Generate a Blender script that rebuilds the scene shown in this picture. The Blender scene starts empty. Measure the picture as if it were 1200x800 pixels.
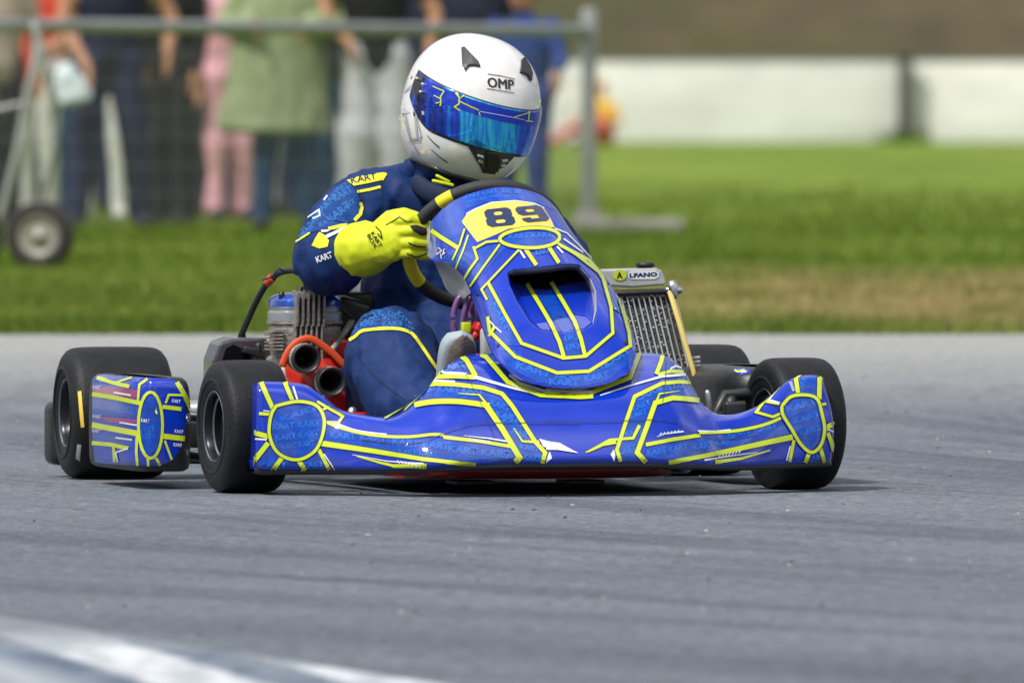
import bpy, bmesh, math, random
from mathutils import Vector, Matrix, noise
from mathutils.bvhtree import BVHTree
random.seed(7)
rad = math.radians
V = Vector
scene = bpy.context.scene
COL = scene.collection

# ------------------------------------------------------------------ camera model
FPX = 16800.0                      # focal length in pixels of a 1200 px wide picture
CAM = V((0.0, -28.0, 0.78))
PITCH = math.atan(293.0 / FPX)
FWD = V((0, math.cos(PITCH), -math.sin(PITCH)))
UPV = V((0, math.sin(PITCH), math.cos(PITCH)))
RGT = V((1, 0, 0))

def ray(px, py):
    return (FWD * FPX + RGT * (px - 600.0) + UPV * (400.0 - py)).normalized()

def at(px, py, Y):                 # world point on the upright plane y = Y
    d = ray(px, py)
    return CAM + d * ((Y - CAM.y) / d.y)

def ground(px, py):                # world point on the ground
    d = ray(px, py)
    return CAM + d * (-CAM.z / d.z)

PSI = rad(13.0)
KM = Matrix.Translation((0.018, 0, 0)) @ Matrix.Rotation(PSI, 4, 'Z')
KI = KM.inverted()
KC = KI @ CAM
def kray(px, py):
    return (KI.to_3x3() @ ray(px, py)).normalized()
def K(px, py, y):                  # kart-local point at kart-local depth y
    d = kray(px, py)
    return KC + d * ((y - KC.y) / d.y)
def kpix(p):                       # kart-local point -> pixel
    w = KM @ V(p) - CAM
    z = w.dot(FWD)
    return (600 + FPX * w.dot(RGT) / z, 400 - FPX * w.dot(UPV) / z)

# ------------------------------------------------------------------ materials
def lin(c):
    return c / 12.92 if c <= 0.04045 else ((c + 0.055) / 1.055) ** 2.4
def srgb(r, g, b):
    return (lin(r / 255), lin(g / 255), lin(b / 255), 1)

def nmath(nt, op, a=None, b=None, clamp=False):
    n = nt.nodes.new('ShaderNodeMath'); n.operation = op; n.use_clamp = clamp
    for i, v in enumerate((a, b)):
        if v is None: continue
        if isinstance(v, (int, float)): n.inputs[i].default_value = v
        else: nt.links.new(v, n.inputs[i])
    return n.outputs[0]

def nramp(nt, fac, stops):
    n = nt.nodes.new('ShaderNodeValToRGB')
    el = n.color_ramp.elements
    while len(el) < len(stops): el.new(0.5)
    for e, (p, c) in zip(el, stops):
        e.position = p
        e.color = c if len(c) == 4 else (*c, 1)
    nt.links.new(fac, n.inputs[0])
    return n.outputs[0]

def nnoise(nt, vec, scale, detail=4, rough=0.55, dist=0.0):
    n = nt.nodes.new('ShaderNodeTexNoise')
    n.inputs['Scale'].default_value = scale
    n.inputs['Detail'].default_value = detail
    n.inputs['Roughness'].default_value = rough
    n.inputs['Distortion'].default_value = dist
    if vec is not None: nt.links.new(vec, n.inputs['Vector'])
    return n.outputs['Fac']

def nmix(nt, fac, a, b, mode='MIX'):
    n = nt.nodes.new('ShaderNodeMix'); n.data_type = 'RGBA'; n.blend_type = mode
    for sock, v in ((n.inputs[0], fac), (n.inputs[6], a), (n.inputs[7], b)):
        if isinstance(v, (int, float)): sock.default_value = v
        elif isinstance(v, (tuple, list)): sock.default_value = v if len(v) == 4 else (*v, 1)
        else: nt.links.new(v, sock)
    return n.outputs[2]

def nmap(nt, src, scale):
    n = nt.nodes.new('ShaderNodeMapping')
    n.inputs['Scale'].default_value = scale
    nt.links.new(src, n.inputs['Vector'])
    return n.outputs['Vector']

MATS = {}
def mat(name, col, rough=0.5, metal=0.0, coat=0.0, coat_rough=0.05, spec=0.5, vary=0.0, vscale=20.0,
        bump=0.0, bscale=60.0, stretch=(1, 1, 1), rvary=0.0, transmission=0.0):
    m = bpy.data.materials.new(name); m.use_nodes = True
    nt = m.node_tree; b = nt.nodes['Principled BSDF']
    b.inputs['Base Color'].default_value = col
    b.inputs['Roughness'].default_value = rough
    b.inputs['Metallic'].default_value = metal
    b.inputs['Coat Weight'].default_value = coat
    b.inputs['Coat Roughness'].default_value = coat_rough
    if name.startswith(('livery', 'plate', 'helmet')): b.inputs['Coat IOR'].default_value = 1.62
    b.inputs['Specular IOR Level'].default_value = spec
    if vary or bump or rvary:
        tc = nt.nodes.new('ShaderNodeTexCoord').outputs['Object']
        vec = nmap(nt, tc, stretch) if stretch != (1, 1, 1) else tc
    if vary:
        f = nnoise(nt, vec, vscale, 5, 0.6)
        lo = tuple(c * (1 - vary) for c in col[:3]); hi = tuple(min(1, c * (1 + vary)) for c in col[:3])
        nt.links.new(nramp(nt, f, [(0.3, lo), (0.7, hi)]), b.inputs['Base Color'])
    if rvary:
        f = nnoise(nt, vec, vscale * 1.7, 4, 0.6)
        nt.links.new(nmath(nt, 'ADD', nmath(nt, 'MULTIPLY', f, rvary), rough - rvary * 0.5), b.inputs['Roughness'])
    if bump:
        f = nnoise(nt, vec, bscale, 4, 0.6)
        bn = nt.nodes.new('ShaderNodeBump')
        bn.inputs['Strength'].default_value = bump
        bn.inputs['Distance'].default_value = 0.01
        nt.links.new(f, bn.inputs['Height']); nt.links.new(bn.outputs[0], b.inputs['Normal'])
    MATS[name] = m
    return m

# ------------------------------------------------------------------ mesh builder
def frame_for(t, ref):
    t = t.normalized()
    a = ref - t * ref.dot(t)
    if a.length < 1e-4:
        ref = V((0, 1, 0)) if abs(t.y) < 0.9 else V((1, 0, 0))
        a = ref - t * ref.dot(t)
    a.normalize()
    return a, t.cross(a)

def catmull(pts, n):               # resample a list of tuples with a Catmull-Rom curve
    out = []; L = len(pts)
    for i in range(n):
        s = i / (n - 1) * (L - 1)
        k = min(int(s), L - 2); f = s - k
        p0 = pts[max(k - 1, 0)]; p1 = pts[k]; p2 = pts[k + 1]; p3 = pts[min(k + 2, L - 1)]
        out.append(tuple(0.5 * ((2 * b) + (-a + c) * f + (2 * a - 5 * b + 4 * c - d) * f * f +
                                (-a + 3 * b - 3 * c + d) * f ** 3) for a, b, c, d in zip(p0, p1, p2, p3)))
    return out

class MB:
    def __init__(s):
        s.v = []; s.f = []; s.m = []; s.sm = []
    def add(s, vs, fs, mi=0, smooth=True):
        o = len(s.v); s.v += [V(p) for p in vs]
        for f in fs:
            s.f.append(tuple(i + o for i in f)); s.m.append(mi); s.sm.append(smooth)
    def grid(s, rows, mi=0, smooth=True, wrap_u=False, flip=False):
        R = len(rows); C = len(rows[0]); vs = [p for r in rows for p in r]; fs = []
        for i in range(R - 1):
            for j in range(C if wrap_u else C - 1):
                k = (j + 1) % C
                q = (i * C + j, i * C + k, (i + 1) * C + k, (i + 1) * C + j)
                fs.append(q[::-1] if flip else q)
        s.add(vs, fs, mi, smooth)
    def tube(s, pts, r, n=12, mi=0, ref=(0, 0, 1), cap='round', smooth=True, closed=False):
        P = [V(p) for p in pts]; L = len(P)
        if not isinstance(r, (list, tuple)): r = [r] * L
        R = [(q, q) if isinstance(q, (int, float)) else q for q in r]
        ref = V(ref); rings = []
        def ring(c, t, rx, ry):
            a, b = frame_for(t, ref)
            return [c + a * (rx * math.cos(2 * math.pi * k / n)) + b * (ry * math.sin(2 * math.pi * k / n)) for k in range(n)]
        T = []
        for i in range(L):
            if closed: T.append((P[(i + 1) % L] - P[i - 1]))
            else: T.append(P[min(i + 1, L - 1)] - P[max(i - 1, 0)])
        if not closed and cap == 'round':
            t = T[0].normalized(); m = min(R[0])
            for d, k in ((0.97, 0.22), (0.72, 0.7)):
                rings.append(ring(P[0] - t * m * d, t, R[0][0] * k, R[0][1] * k))
        for i in range(L): rings.append(ring(P[i], T[i], *R[i]))
        if not closed and cap == 'round':
            t = T[-1].normalized(); m = min(R[-1])
            for d, k in ((0.72, 0.7), (0.97, 0.22)):
                rings.append(ring(P[-1] + t * m * d, t, R[-1][0] * k, R[-1][1] * k))
        if closed: rings.append(rings[0])
        o = len(s.v)
        s.grid(rings, mi, smooth, wrap_u=True)
        if not closed and cap:
            e = o + (len(rings) - 1) * n
            s.f.append(tuple(range(o + n - 1, o - 1, -1))); s.m.append(mi); s.sm.append(smooth and cap == 'round')
            s.f.append(tuple(range(e, e + n))); s.m.append(mi); s.sm.append(smooth and cap == 'round')
    def box(s, c, size, rot=None, mi=0, ch=0.0):
        sx, sy, sz = (q / 2 for q in size); c = V(c); M = rot if rot is not None else Matrix.Identity(3)
        if ch <= 0:
            vs = [c + M @ V((x, y, z)) for x in (-sx, sx) for y in (-sy, sy) for z in (-sz, sz)]
            fs = [(0, 1, 3, 2), (4, 6, 7, 5), (0, 4, 5, 1), (2, 3, 7, 6), (0, 2, 6, 4), (1, 5, 7, 3)]
            s.add(vs, fs, mi, False); return
        bm = bmesh.new(); bmesh.ops.create_cube(bm, size=1)
        for v in bm.verts: v.co = V((v.co.x * sx * 2, v.co.y * sy * 2, v.co.z * sz * 2))
        bmesh.ops.bevel(bm, geom=bm.edges[:], offset=ch, segments=3, affect='EDGES', profile=0.5)
        bm.verts.index_update()
        s.add([c + M @ v.co for v in bm.verts], [tuple(v.index for v in f.verts) for f in bm.faces], mi, True)
        bm.free()
    def prism(s, poly, h0, h1, fn, mi=0, smooth=False):   # fn(x, y, h) -> point
        n = len(poly)
        vs = [fn(x, y, h0) for x, y in poly] + [fn(x, y, h1) for x, y in poly]
        fs = [tuple(range(n - 1, -1, -1)), tuple(range(n, 2 * n))]
        fs += [(i, (i + 1) % n, n + (i + 1) % n, n + i) for i in range(n)]
        s.add(vs, fs, mi, smooth)
    def lathe(s, prof, M, n=48, mi=0, smooth=True, mis=None):   # prof: (axial, radius), axis = local x of M
        rows = []
        for a, r in prof:
            rows.append([M @ V((a, r * math.cos(2 * math.pi * k / n), r * math.sin(2 * math.pi * k / n))) for k in range(n)])
        for i in range(len(rows) - 1):
            s.grid(rows[i:i + 2], mis[i] if mis else mi, smooth, wrap_u=True)
    def merge(s, other, mmap=None):
        o = len(s.v); s.v += other.v
        for f, m, q in zip(other.f, other.m, other.sm):
            s.f.append(tuple(i + o for i in f)); s.m.append(mmap[m] if mmap else m); s.sm.append(q)
    def bvh(s):
        return BVHTree.FromPolygons(s.v, s.f)

def link(o, parent=None):
    COL.objects.link(o)
    if parent is not None: o.parent = parent
    return o

def obj(name, mb, mats, parent=None, loc=(0, 0, 0), weld=True):
    me = bpy.data.meshes.new(name)
    me.from_pydata([tuple(p) for p in mb.v], [], mb.f)
    for m in (mats if isinstance(mats, (list, tuple)) else [mats]):
        me.materials.append(MATS[m] if isinstance(m, str) else m)
    me.polygons.foreach_set('material_index', mb.m)
    me.polygons.foreach_set('use_smooth', mb.sm)
    if weld:
        bm = bmesh.new(); bm.from_mesh(me)
        bmesh.ops.remove_doubles(bm, verts=bm.verts, dist=1e-5)
        bmesh.ops.recalc_face_normals(bm, faces=bm.faces)
        bm.to_mesh(me); bm.free()
    me.update()
    o = bpy.data.objects.new(name, me)
    link(o, parent)
    o.location = loc
    return o

def obj_split(name, mb, mats, parent=None, loc=(0, 0, 0)):
    """every loose piece of the builder becomes an object of its own"""
    par = list(range(len(mb.v)))
    def find(i):
        while par[i] != i: par[i] = par[par[i]]; i = par[i]
        return i
    for f in mb.f:
        for i in f[1:]: par[find(i)] = find(f[0])
    groups = {}
    for k, f in enumerate(mb.f): groups.setdefault(find(f[0]), []).append(k)
    out = []
    for ks in groups.values():
        q = MB(); mp = {}
        for k in ks:
            for i in mb.f[k]:
                if i not in mp: mp[i] = len(q.v); q.v.append(mb.v[i])
            q.f.append(tuple(mp[i] for i in mb.f[k])); q.m.append(mb.m[k]); q.sm.append(mb.sm[k])
        out.append(obj(name, q, mats, parent, loc))
    return out

def empty(name, loc=(0, 0, 0), rotz=0.0, parent=None):
    o = bpy.data.objects.new(name, None)
    o.empty_display_size = 0.1
    link(o, parent); o.location = loc; o.rotation_euler = (0, 0, rotz)
    return o

def tag(o, label=None, cat=None, group=None, kind=None):
    if label: o['label'] = label
    if cat: o['category'] = cat
    if group: o['group'] = group
    if kind: o['kind'] = kind
    return o

def sharp(o, ang=35):
    md = o.modifiers.new('edges', 'EDGE_SPLIT'); md.split_angle = rad(ang)
    return o

# ------------------------------------------------------------------ one continuous body from limb tubes
def blob(segs, voxel, smooth_it=6, mats=None, pinch=None):
    """segs: (points, radii, material index[, ref]) -> MB of one fused surface, faces coloured by the nearest limb"""
    src = MB()
    for sg in segs:
        src.tube(sg[0], sg[1], 14, 0, sg[3] if len(sg) > 3 else (0, 0, 1))
    me = bpy.data.meshes.new('tmp'); me.from_pydata([tuple(p) for p in src.v], [], src.f)
    o = bpy.data.objects.new('tmp', me); COL.objects.link(o)
    rm = o.modifiers.new('r', 'REMESH'); rm.mode = 'VOXEL'; rm.voxel_size = voxel
    sm = o.modifiers.new('s', 'SMOOTH'); sm.factor = 0.5; sm.iterations = smooth_it
    dg = bpy.context.evaluated_depsgraph_get(); dg.update()
    ev = o.evaluated_get(dg); m2 = ev.to_mesh()
    out = MB()
    out.v = [v.co.copy() for v in m2.vertices]
    out.f = [tuple(p.vertices) for p in m2.polygons]
    cen = [p.center.copy() for p in m2.polygons]
    ev.to_mesh_clear()
    bpy.data.objects.remove(o); bpy.data.meshes.remove(me)
    if len({sg[2] for sg in segs}) == 1:
        out.m = [segs[0][2]] * len(out.f)
    else:
        flat = []
        for sg in segs:
            P = [V(p) for p in sg[0]]; R = [q if isinstance(q, (int, float)) else (q[0] + q[1]) / 2 for q in sg[1]] \
                if isinstance(sg[1], (list, tuple)) else [sg[1]] * len(P)
            for i in range(len(P) - 1): flat.append((P[i], P[i + 1] - P[i], R[i], R[i + 1], sg[2]))
        out.m = []
        for c in cen:
            best = 1e9; bm_ = 0
            for a, d, r0, r1, mi in flat:
                t = max(0, min(1, (c - a).dot(d) / max(d.length_squared, 1e-9)))
                q = (c - a - d * t).length / (r0 + (r1 - r0) * t)
                if q < best: best = q; bm_ = mi
            out.m.append(bm_)
    out.sm = [True] * len(out.f)
    return out

# ------------------------------------------------------------------ stickers laid on a surface
class Stick:
    """lays flat stickers (stripes, fills, lettering) onto a real surface; result is geometry that hugs it"""
    def __init__(s, mb, base=0.0006, jump=0.09):
        s.jump = jump; s.edge = None
        s.bvh = mb.bvh(); s.out = MB(); s.base = base; s.n = 0
    def hit(s, px, py, off):
        d = kray(px, py)
        loc, nrm, idx, dist = s.bvh.ray_cast(KC, d)
        if loc is None:
            best = None
            t0 = (0.0 - KC.y) / d.y
            loc, nrm, idx, dist = s.bvh.find_nearest(KC + d * (t0 - 0.15))
        if nrm.dot(d) > 0: nrm = -nrm
        return loc + nrm * off
    def layer(s, lay):
        s.n += 1
        return s.base + lay * 0.00055 + (s.n % 37) * 0.000006
    def line(s, pts, w, mi, lay=1, step=3.0, smooth=False, closed=False, taper=None):
        if s.edge and mi == s.edge[0] and w >= 2.4:   # printed dark keyline round each stripe
            q = s.edge; s.edge = None
            s.line(pts, w + 2.0, q[1], lay - 0.6, step, smooth, closed, taper); s.edge = q
        P = [tuple(p) for p in pts]
        if closed: P = P + [P[0]]
        if smooth: P = catmull(P, max(8, 8 * len(P)))
        # resample at equal steps, keeping corners mitred
        D = [0.0]
        for a, b in zip(P, P[1:]): D.append(D[-1] + math.hypot(b[0] - a[0], b[1] - a[1]))
        S = []
        for i, (a, b) in enumerate(zip(P, P[1:])):
            n = max(1, int((D[i + 1] - D[i]) / step))
            for k in range(n): S.append((a[0] + (b[0] - a[0]) * k / n, a[1] + (b[1] - a[1]) * k / n, D[i] + (D[i + 1] - D[i]) * k / n))
        S.append((*P[-1], D[-1]))
        off = s.layer(lay); rows = []; N = len(S)
        for i, (x, y, dd) in enumerate(S):
            a = S[i - 1] if i > 0 else (S[-2] if closed else S[0])
            c = S[i + 1] if i < N - 1 else (S[1] if closed else S[-1])
            d1 = V((x - a[0], y - a[1])); d2 = V((c[0] - x, c[1] - y))
            if d1.length < 1e-6: d1 = d2
            if d2.length < 1e-6: d2 = d1
            d1.normalize(); d2.normalize()
            t = d1 + d2
            if t.length < 1e-6: t = d1
            t.normalize(); nx, ny = -t.y, t.x
            mit = 1.0 / max(0.55, abs(V((-d1.y, d1.x)).dot(V((nx, ny)))))
            ww = w * mit * 0.86
            if taper: ww *= taper[0] + (taper[1] - taper[0]) * dd / max(D[-1], 1e-6)
            rows.append([s.hit(x + nx * ww * k, y + ny * ww * k, off) for k in (-0.5, -0.17, 0.17, 0.5)])
        for r0, r1 in zip(rows, rows[1:]):
            if max((a - b).length for a, b in zip(r0, r1)) < s.jump and (r0[0] - r0[-1]).length < s.jump and (r1[0] - r1[-1]).length < s.jump: s.out.grid([r0, r1], mi, True)
    def mesh2d(s, vs, fs, mi, lay=1, maxlen=5.0):
        bm = bmesh.new()
        bv = [bm.verts.new((x, y, 0)) for x, y in vs]
        for f in fs:
            try: bm.faces.new([bv[i] for i in f])
            except ValueError: pass
        bmesh.ops.triangulate(bm, faces=bm.faces[:])
        for it in range(6):
            E = [e for e in bm.edges if e.calc_length() > maxlen]
            if not E: break
            bmesh.ops.subdivide_edges(bm, edges=E, cuts=1)
            bmesh.ops.triangulate(bm, faces=bm.faces[:])
        off = s.layer(lay); bm.verts.index_update()
        P = [s.hit(v.co.x, v.co.y, off) for v in bm.verts]
        F = [tuple(v.index for v in f.verts) for f in bm.faces]
        F = [f for f in F if max((P[a] - P[b]).length for a, b in ((f[0], f[1]), (f[1], f[2]), (f[2], f[0]))) < s.jump]
        s.out.add(P, F, mi, True)
        bm.free()
    def fill(s, loops, mi, lay=1, maxlen=5.0):
        if not isinstance(loops[0][0], (tuple, list)): loops = [loops]
        cu = bpy.data.curves.new('tmpc', 'CURVE'); cu.dimensions = '2D'; cu.fill_mode = 'BOTH'
        for lp in loops:
            sp = cu.splines.new('POLY'); sp.points.add(len(lp) - 1); sp.use_cyclic_u = True
            for p, q in zip(sp.points, lp): p.co = (q[0], q[1], 0, 1)
        s._curve(cu, lambda x, y: (x, y), mi, lay, maxlen)
    def _curve(s, cu, fn, mi, lay, maxlen):
        o = bpy.data.objects.new('tmpc', cu); COL.objects.link(o)
        dg = bpy.context.evaluated_depsgraph_get(); dg.update()
        ev = o.evaluated_get(dg); me = ev.to_mesh()
        vs = [fn(v.co.x, v.co.y) for v in me.vertices]; fs = [tuple(p.vertices) for p in me.polygons]
        ev.to_mesh_clear()
        bpy.data.objects.remove(o); bpy.data.curves.remove(cu)
        s.mesh2d(vs, fs, mi, lay, maxlen)
    def text(s, body, p0, p1, h, mi, lay=2, bold=0.03, shear=0.0, upv=None, maxlen=4.0):
        """lettering whose baseline runs from pixel p0 to pixel p1, h pixels tall"""
        cu = bpy.data.curves.new('tmpt', 'FONT'); cu.body = body; cu.size = 1.0; cu.offset = bold; cu.shear = shear
        cu.resolution_u = 2
        o = bpy.data.objects.new('tmpt', cu); COL.objects.link(o)
        dg = bpy.context.evaluated_depsgraph_get(); dg.update()
        ev = o.evaluated_get(dg); me = ev.to_mesh()
        xs = [v.co.x for v in me.vertices]; ys = [v.co.y for v in me.vertices]
        x0, x1, y0, y1 = min(xs), max(xs), min(ys), max(ys)
        ux, uy = p1[0] - p0[0], p1[1] - p0[1]; L = math.hypot(ux, uy)
        if upv is None: wx, wy = uy / L * h, -ux / L * h
        else: wx, wy = upv
        vs = []
        for v in me.vertices:
            a = (v.co.x - x0) / (x1 - x0); b = (v.co.y - y0) / (y1 - y0)
            vs.append((p0[0] + ux * a + wx * b, p0[1] + uy * a + wy * b))
        fs = [tuple(p.vertices) for p in me.polygons]
        ev.to_mesh_clear(); bpy.data.objects.remove(o); bpy.data.curves.remove(cu)
        s.mesh2d(vs, fs, mi, lay, maxlen)

# ------------------------------------------------------------------ materials of the kart and driver
mat('livery_blue', (0.002, 0.030, 0.44, 1), 0.36, coat=0.85, coat_rough=0.025, spec=0.08, vary=0.10, vscale=9)
mat('livery_mid_blue', (0.002, 0.056, 0.42, 1), 0.36, coat=0.85, coat_rough=0.025, spec=0.08, vary=0.30, vscale=60)
mat('livery_light_blue', (0.005, 0.120, 0.58, 1), 0.36, coat=0.85, coat_rough=0.025, spec=0.08, vary=0.18, vscale=70)
mat('livery_yellow', (0.60, 0.72, 0.010, 1), 0.4, coat=0.5, coat_rough=0.05)
mat('livery_white', (0.82, 0.84, 0.88, 1), 0.35, coat=0.8)
mat('plate_yellow', (0.88, 0.62, 0.08, 1), 0.4, coat=0.6)
mat('number_navy', (0.004, 0.018, 0.085, 1), 0.4, coat=0.6)
mat('livery_magenta', (0.32, 0.012, 0.14, 1), 0.35, coat=0.8)
mat('black_plastic', (0.016, 0.017, 0.019, 1), 0.42, vary=0.3, vscale=25, rvary=0.2)
mat('opening_black', (0.003, 0.003, 0.004, 1), 0.8, spec=0.1)
mat('panel_back', (0.42, 0.43, 0.43, 1), 0.55, vary=0.15)
mat('tyre_rubber', (0.0075, 0.008, 0.0095, 1), 0.5, spec=.35, vary=0.4, vscale=14, bump=0.3, bscale=190, rvary=0.25)
mat('tread_rubber', (0.0085, 0.009, 0.0105, 1), 0.55, spec=.28, vary=0.5, vscale=20, bump=0.3, bscale=260, rvary=0.25)
mat('rim_metal', (0.022, 0.024, 0.028, 1), 0.28, metal=0.75)
mat('rim_lip', (0.20, 0.23, 0.27, 1), 0.22, metal=0.9)
mat('chrome', (0.62, 0.63, 0.65, 1), 0.22, metal=1.0, rvary=0.2)
mat('cast_alloy', (0.36, 0.33, 0.29, 1), 0.5, metal=0.55, vary=0.25, vscale=30, bump=0.4, bscale=160)
mat('bare_aluminium', (0.55, 0.56, 0.57, 1), 0.38, metal=0.8, vary=0.12, bump=0.1)
mat('head_blue', (0.012, 0.07, 0.42, 1), 0.25, metal=0.35, coat=0.8)
mat('intake_red', (0.62, 0.022, 0.010, 1), 0.36, coat=0.5, vary=0.15)
mat('strap_orange', (0.75, 0.085, 0.02, 1), 0.5)
mat('tray_red', (0.30, 0.012, 0.016, 1), 0.4, coat=0.3, vary=0.25)
mat('cable_black', (0.02, 0.021, 0.023, 1), 0.45)
mat('hose_purple', (0.22, 0.10, 0.30, 1), 0.35, metal=0.4)
mat('guard_plastic', (0.055, 0.045, 0.055, 1), 0.3, vary=0.3, coat=0.4)
mat('guard_top', (0.06, 0.065, 0.075, 1), 0.25, coat=0.5)
mat('strap_yellow', (0.72, 0.55, 0.16, 1), 0.45)
mat('radiator_fin', (0.05, 0.05, 0.05, 1), 0.6, vary=0.9, vscale=260, bump=0.6, bscale=400)
mat('wheel_grip', (0.024, 0.026, 0.029, 1), 0.55, vary=0.35, vscale=300, bump=0.3, bscale=420)
mat('suit_blue', (0.003, 0.024, 0.118, 1), 0.66, spec=0.3, vary=0.08, vscale=16, bump=0.12, bscale=60)
def cloth_folds(name, sc_, strength):     # pulled folds running along the limb
    m = MATS[name]; nt = m.node_tree; b = nt.nodes['Principled BSDF']
    tc = nt.nodes.new('ShaderNodeTexCoord').outputs['Object']
    f = nnoise(nt, nmap(nt, tc, (1.0, .6, 1.5)), sc_, 4, .55, 1.6)
    g = nmath(nt, 'ABSOLUTE', nmath(nt, 'SUBTRACT', f, .5))
    bn = nt.nodes.new('ShaderNodeBump'); bn.inputs['Strength'].default_value = strength; bn.inputs['Distance'].default_value = .05
    nt.links.new(g, bn.inputs['Height']); nt.links.new(bn.outputs[0], b.inputs['Normal'])
cloth_folds('suit_blue', 4.0, .20)
mat('suit_print', (0.010, 0.120, 0.40, 1), 0.68)
mat('suit_mid', (0.004, 0.046, 0.20, 1), 0.66, spec=.3, vary=0.2, vscale=40)
mat('suit_yellow', (0.80, 0.74, 0.02, 1), 0.65)
mat('suit_white', (0.75, 0.78, 0.80, 1), 0.65)
mat('suit_seam', (0.004, 0.014, 0.055, 1), 0.8)
mat('skin', (0.50, 0.27, 0.18, 1), 0.5)
mat('glove_yellow', (0.66, 0.74, 0.010, 1), 0.62, vary=0.10, vscale=30, bump=0.06, bscale=90)
mat('glove_black', (0.01, 0.011, 0.012, 1), 0.7)
mat('helmet_white', (0.83, 0.82, 0.79, 1), 0.18, coat=1.0, coat_rough=0.02)
mat('helmet_grey', (0.42, 0.43, 0.46, 1), 0.3, coat=0.6)
mat('helmet_red', (0.5, 0.06, 0.08, 1), 0.4)
mat('helmet_black', (0.012, 0.013, 0.015, 1), 0.35, coat=0.3)
mat('vent_black', (0.03, 0.032, 0.036, 1), 0.45)
mat('shoe_suede', (0.16, 0.13, 0.10, 1), 0.9, vary=0.25, vscale=60, bump=0.4, bscale=200)
mat('shoe_edge', (0.34, 0.40, 0.43, 1), 0.6)
mat('seat_shell', (0.30, 0.30, 0.29, 1), 0.4, coat=0.3)
def visor_mat():
    m = mat('visor_mirror', (0.02, 0.16, 0.55, 1), 0.05, metal=0.75, coat=0.6, coat_rough=0.02)
    nt = m.node_tree; b = nt.nodes['Principled BSDF']       # tinted film; upright reflection streaks, violet-blue to cyan, painted into its colour
    tc = nt.nodes.new('ShaderNodeTexCoord').outputs['Object']
    f = nnoise(nt, nmap(nt, tc, (34, 34, 0.6)), 1.0, 2, 0.5)
    s = nt.nodes.new('ShaderNodeSeparateXYZ'); nt.links.new(tc, s.inputs[0])
    g = nmath(nt, 'SUBTRACT', 1.0, nmath(nt, 'DIVIDE', nmath(nt, 'ABSOLUTE', nmath(nt, 'SUBTRACT', s.outputs[0], .083)), .10), clamp=True)
    f = nmath(nt, 'ADD', nmath(nt, 'MULTIPLY', f, .75), nmath(nt, 'MULTIPLY', g, .36))
    nt.links.new(nramp(nt, f, [(0.30, (0.006, 0.016, 0.16)), (0.40, (0.008, 0.06, 0.60)), (0.46, (0.012, 0.16, 0.85)), (0.53, (0.03, 0.62, 0.98)),
                               (0.58, (0.012, 0.26, 0.88)), (0.63, (0.05, 0.70, 1.0)), (0.70, (0.012, 0.34, 0.92))]), b.inputs['Base Color'])
visor_mat()
def grime(names, amount):            # road dirt thrown up along the lowest few centimetres, plus scuffs
    for n in names:
        m = MATS[n]; nt = m.node_tree; b = nt.nodes['Principled BSDF']
        tc = nt.nodes.new('ShaderNodeTexCoord').outputs['Object']; s = nt.nodes.new('ShaderNodeSeparateXYZ'); nt.links.new(tc, s.inputs[0])
        low = nt.nodes.new('ShaderNodeMapRange'); low.inputs[1].default_value = .03; low.inputs[2].default_value = .13; low.inputs[3].default_value = 1; low.inputs[4].default_value = .12
        nt.links.new(s.outputs[2], low.inputs[0])
        f = nnoise(nt, nmap(nt, tc, (5, 5, 14)), 2.2, 6, .68)
        g = nt.nodes.new('ShaderNodeMapRange'); g.inputs[1].default_value = .46; g.inputs[2].default_value = .72; nt.links.new(f, g.inputs[0])
        fac = nmath(nt, 'MULTIPLY', nmath(nt, 'MULTIPLY', g.outputs[0], low.outputs[0]), amount)
        src = b.inputs['Base Color'].links[0].from_socket if b.inputs['Base Color'].links else tuple(b.inputs['Base Color'].default_value)
        nt.links.new(nmix(nt, fac, src, (.055, .055, .058)), b.inputs['Base Color'])
        nt.links.new(nmath(nt, 'ADD', nmath(nt, 'MULTIPLY', fac, .5), b.inputs['Coat Roughness'].default_value), b.inputs['Coat Roughness'])
grime(['livery_blue', 'livery_mid_blue', 'livery_light_blue', 'livery_yellow', 'livery_white', 'livery_magenta'], .75)
LIV = ['livery_blue', 'livery_yellow', 'livery_light_blue', 'livery_white', 'black_plastic', 'panel_back',
       'plate_yellow', 'number_navy', 'opening_black', 'livery_mid_blue', 'livery_magenta']
BLUE, YEL, LBL, WHT, BLK, BACK, PLT, NAV, OPN, MID, MAG = range(11)

def Zf(sc, ox, oy):                # enlargement coordinates -> picture pixels
    def f(*pts): return [(ox + x / sc, oy + y / sc) for x, y in pts]
    return f

kart = empty('racing_kart', KM.translation, PSI)
tag(kart, 'blue and yellow racing kart number 89 cornering on the asphalt, driver aboard', 'kart')

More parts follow.
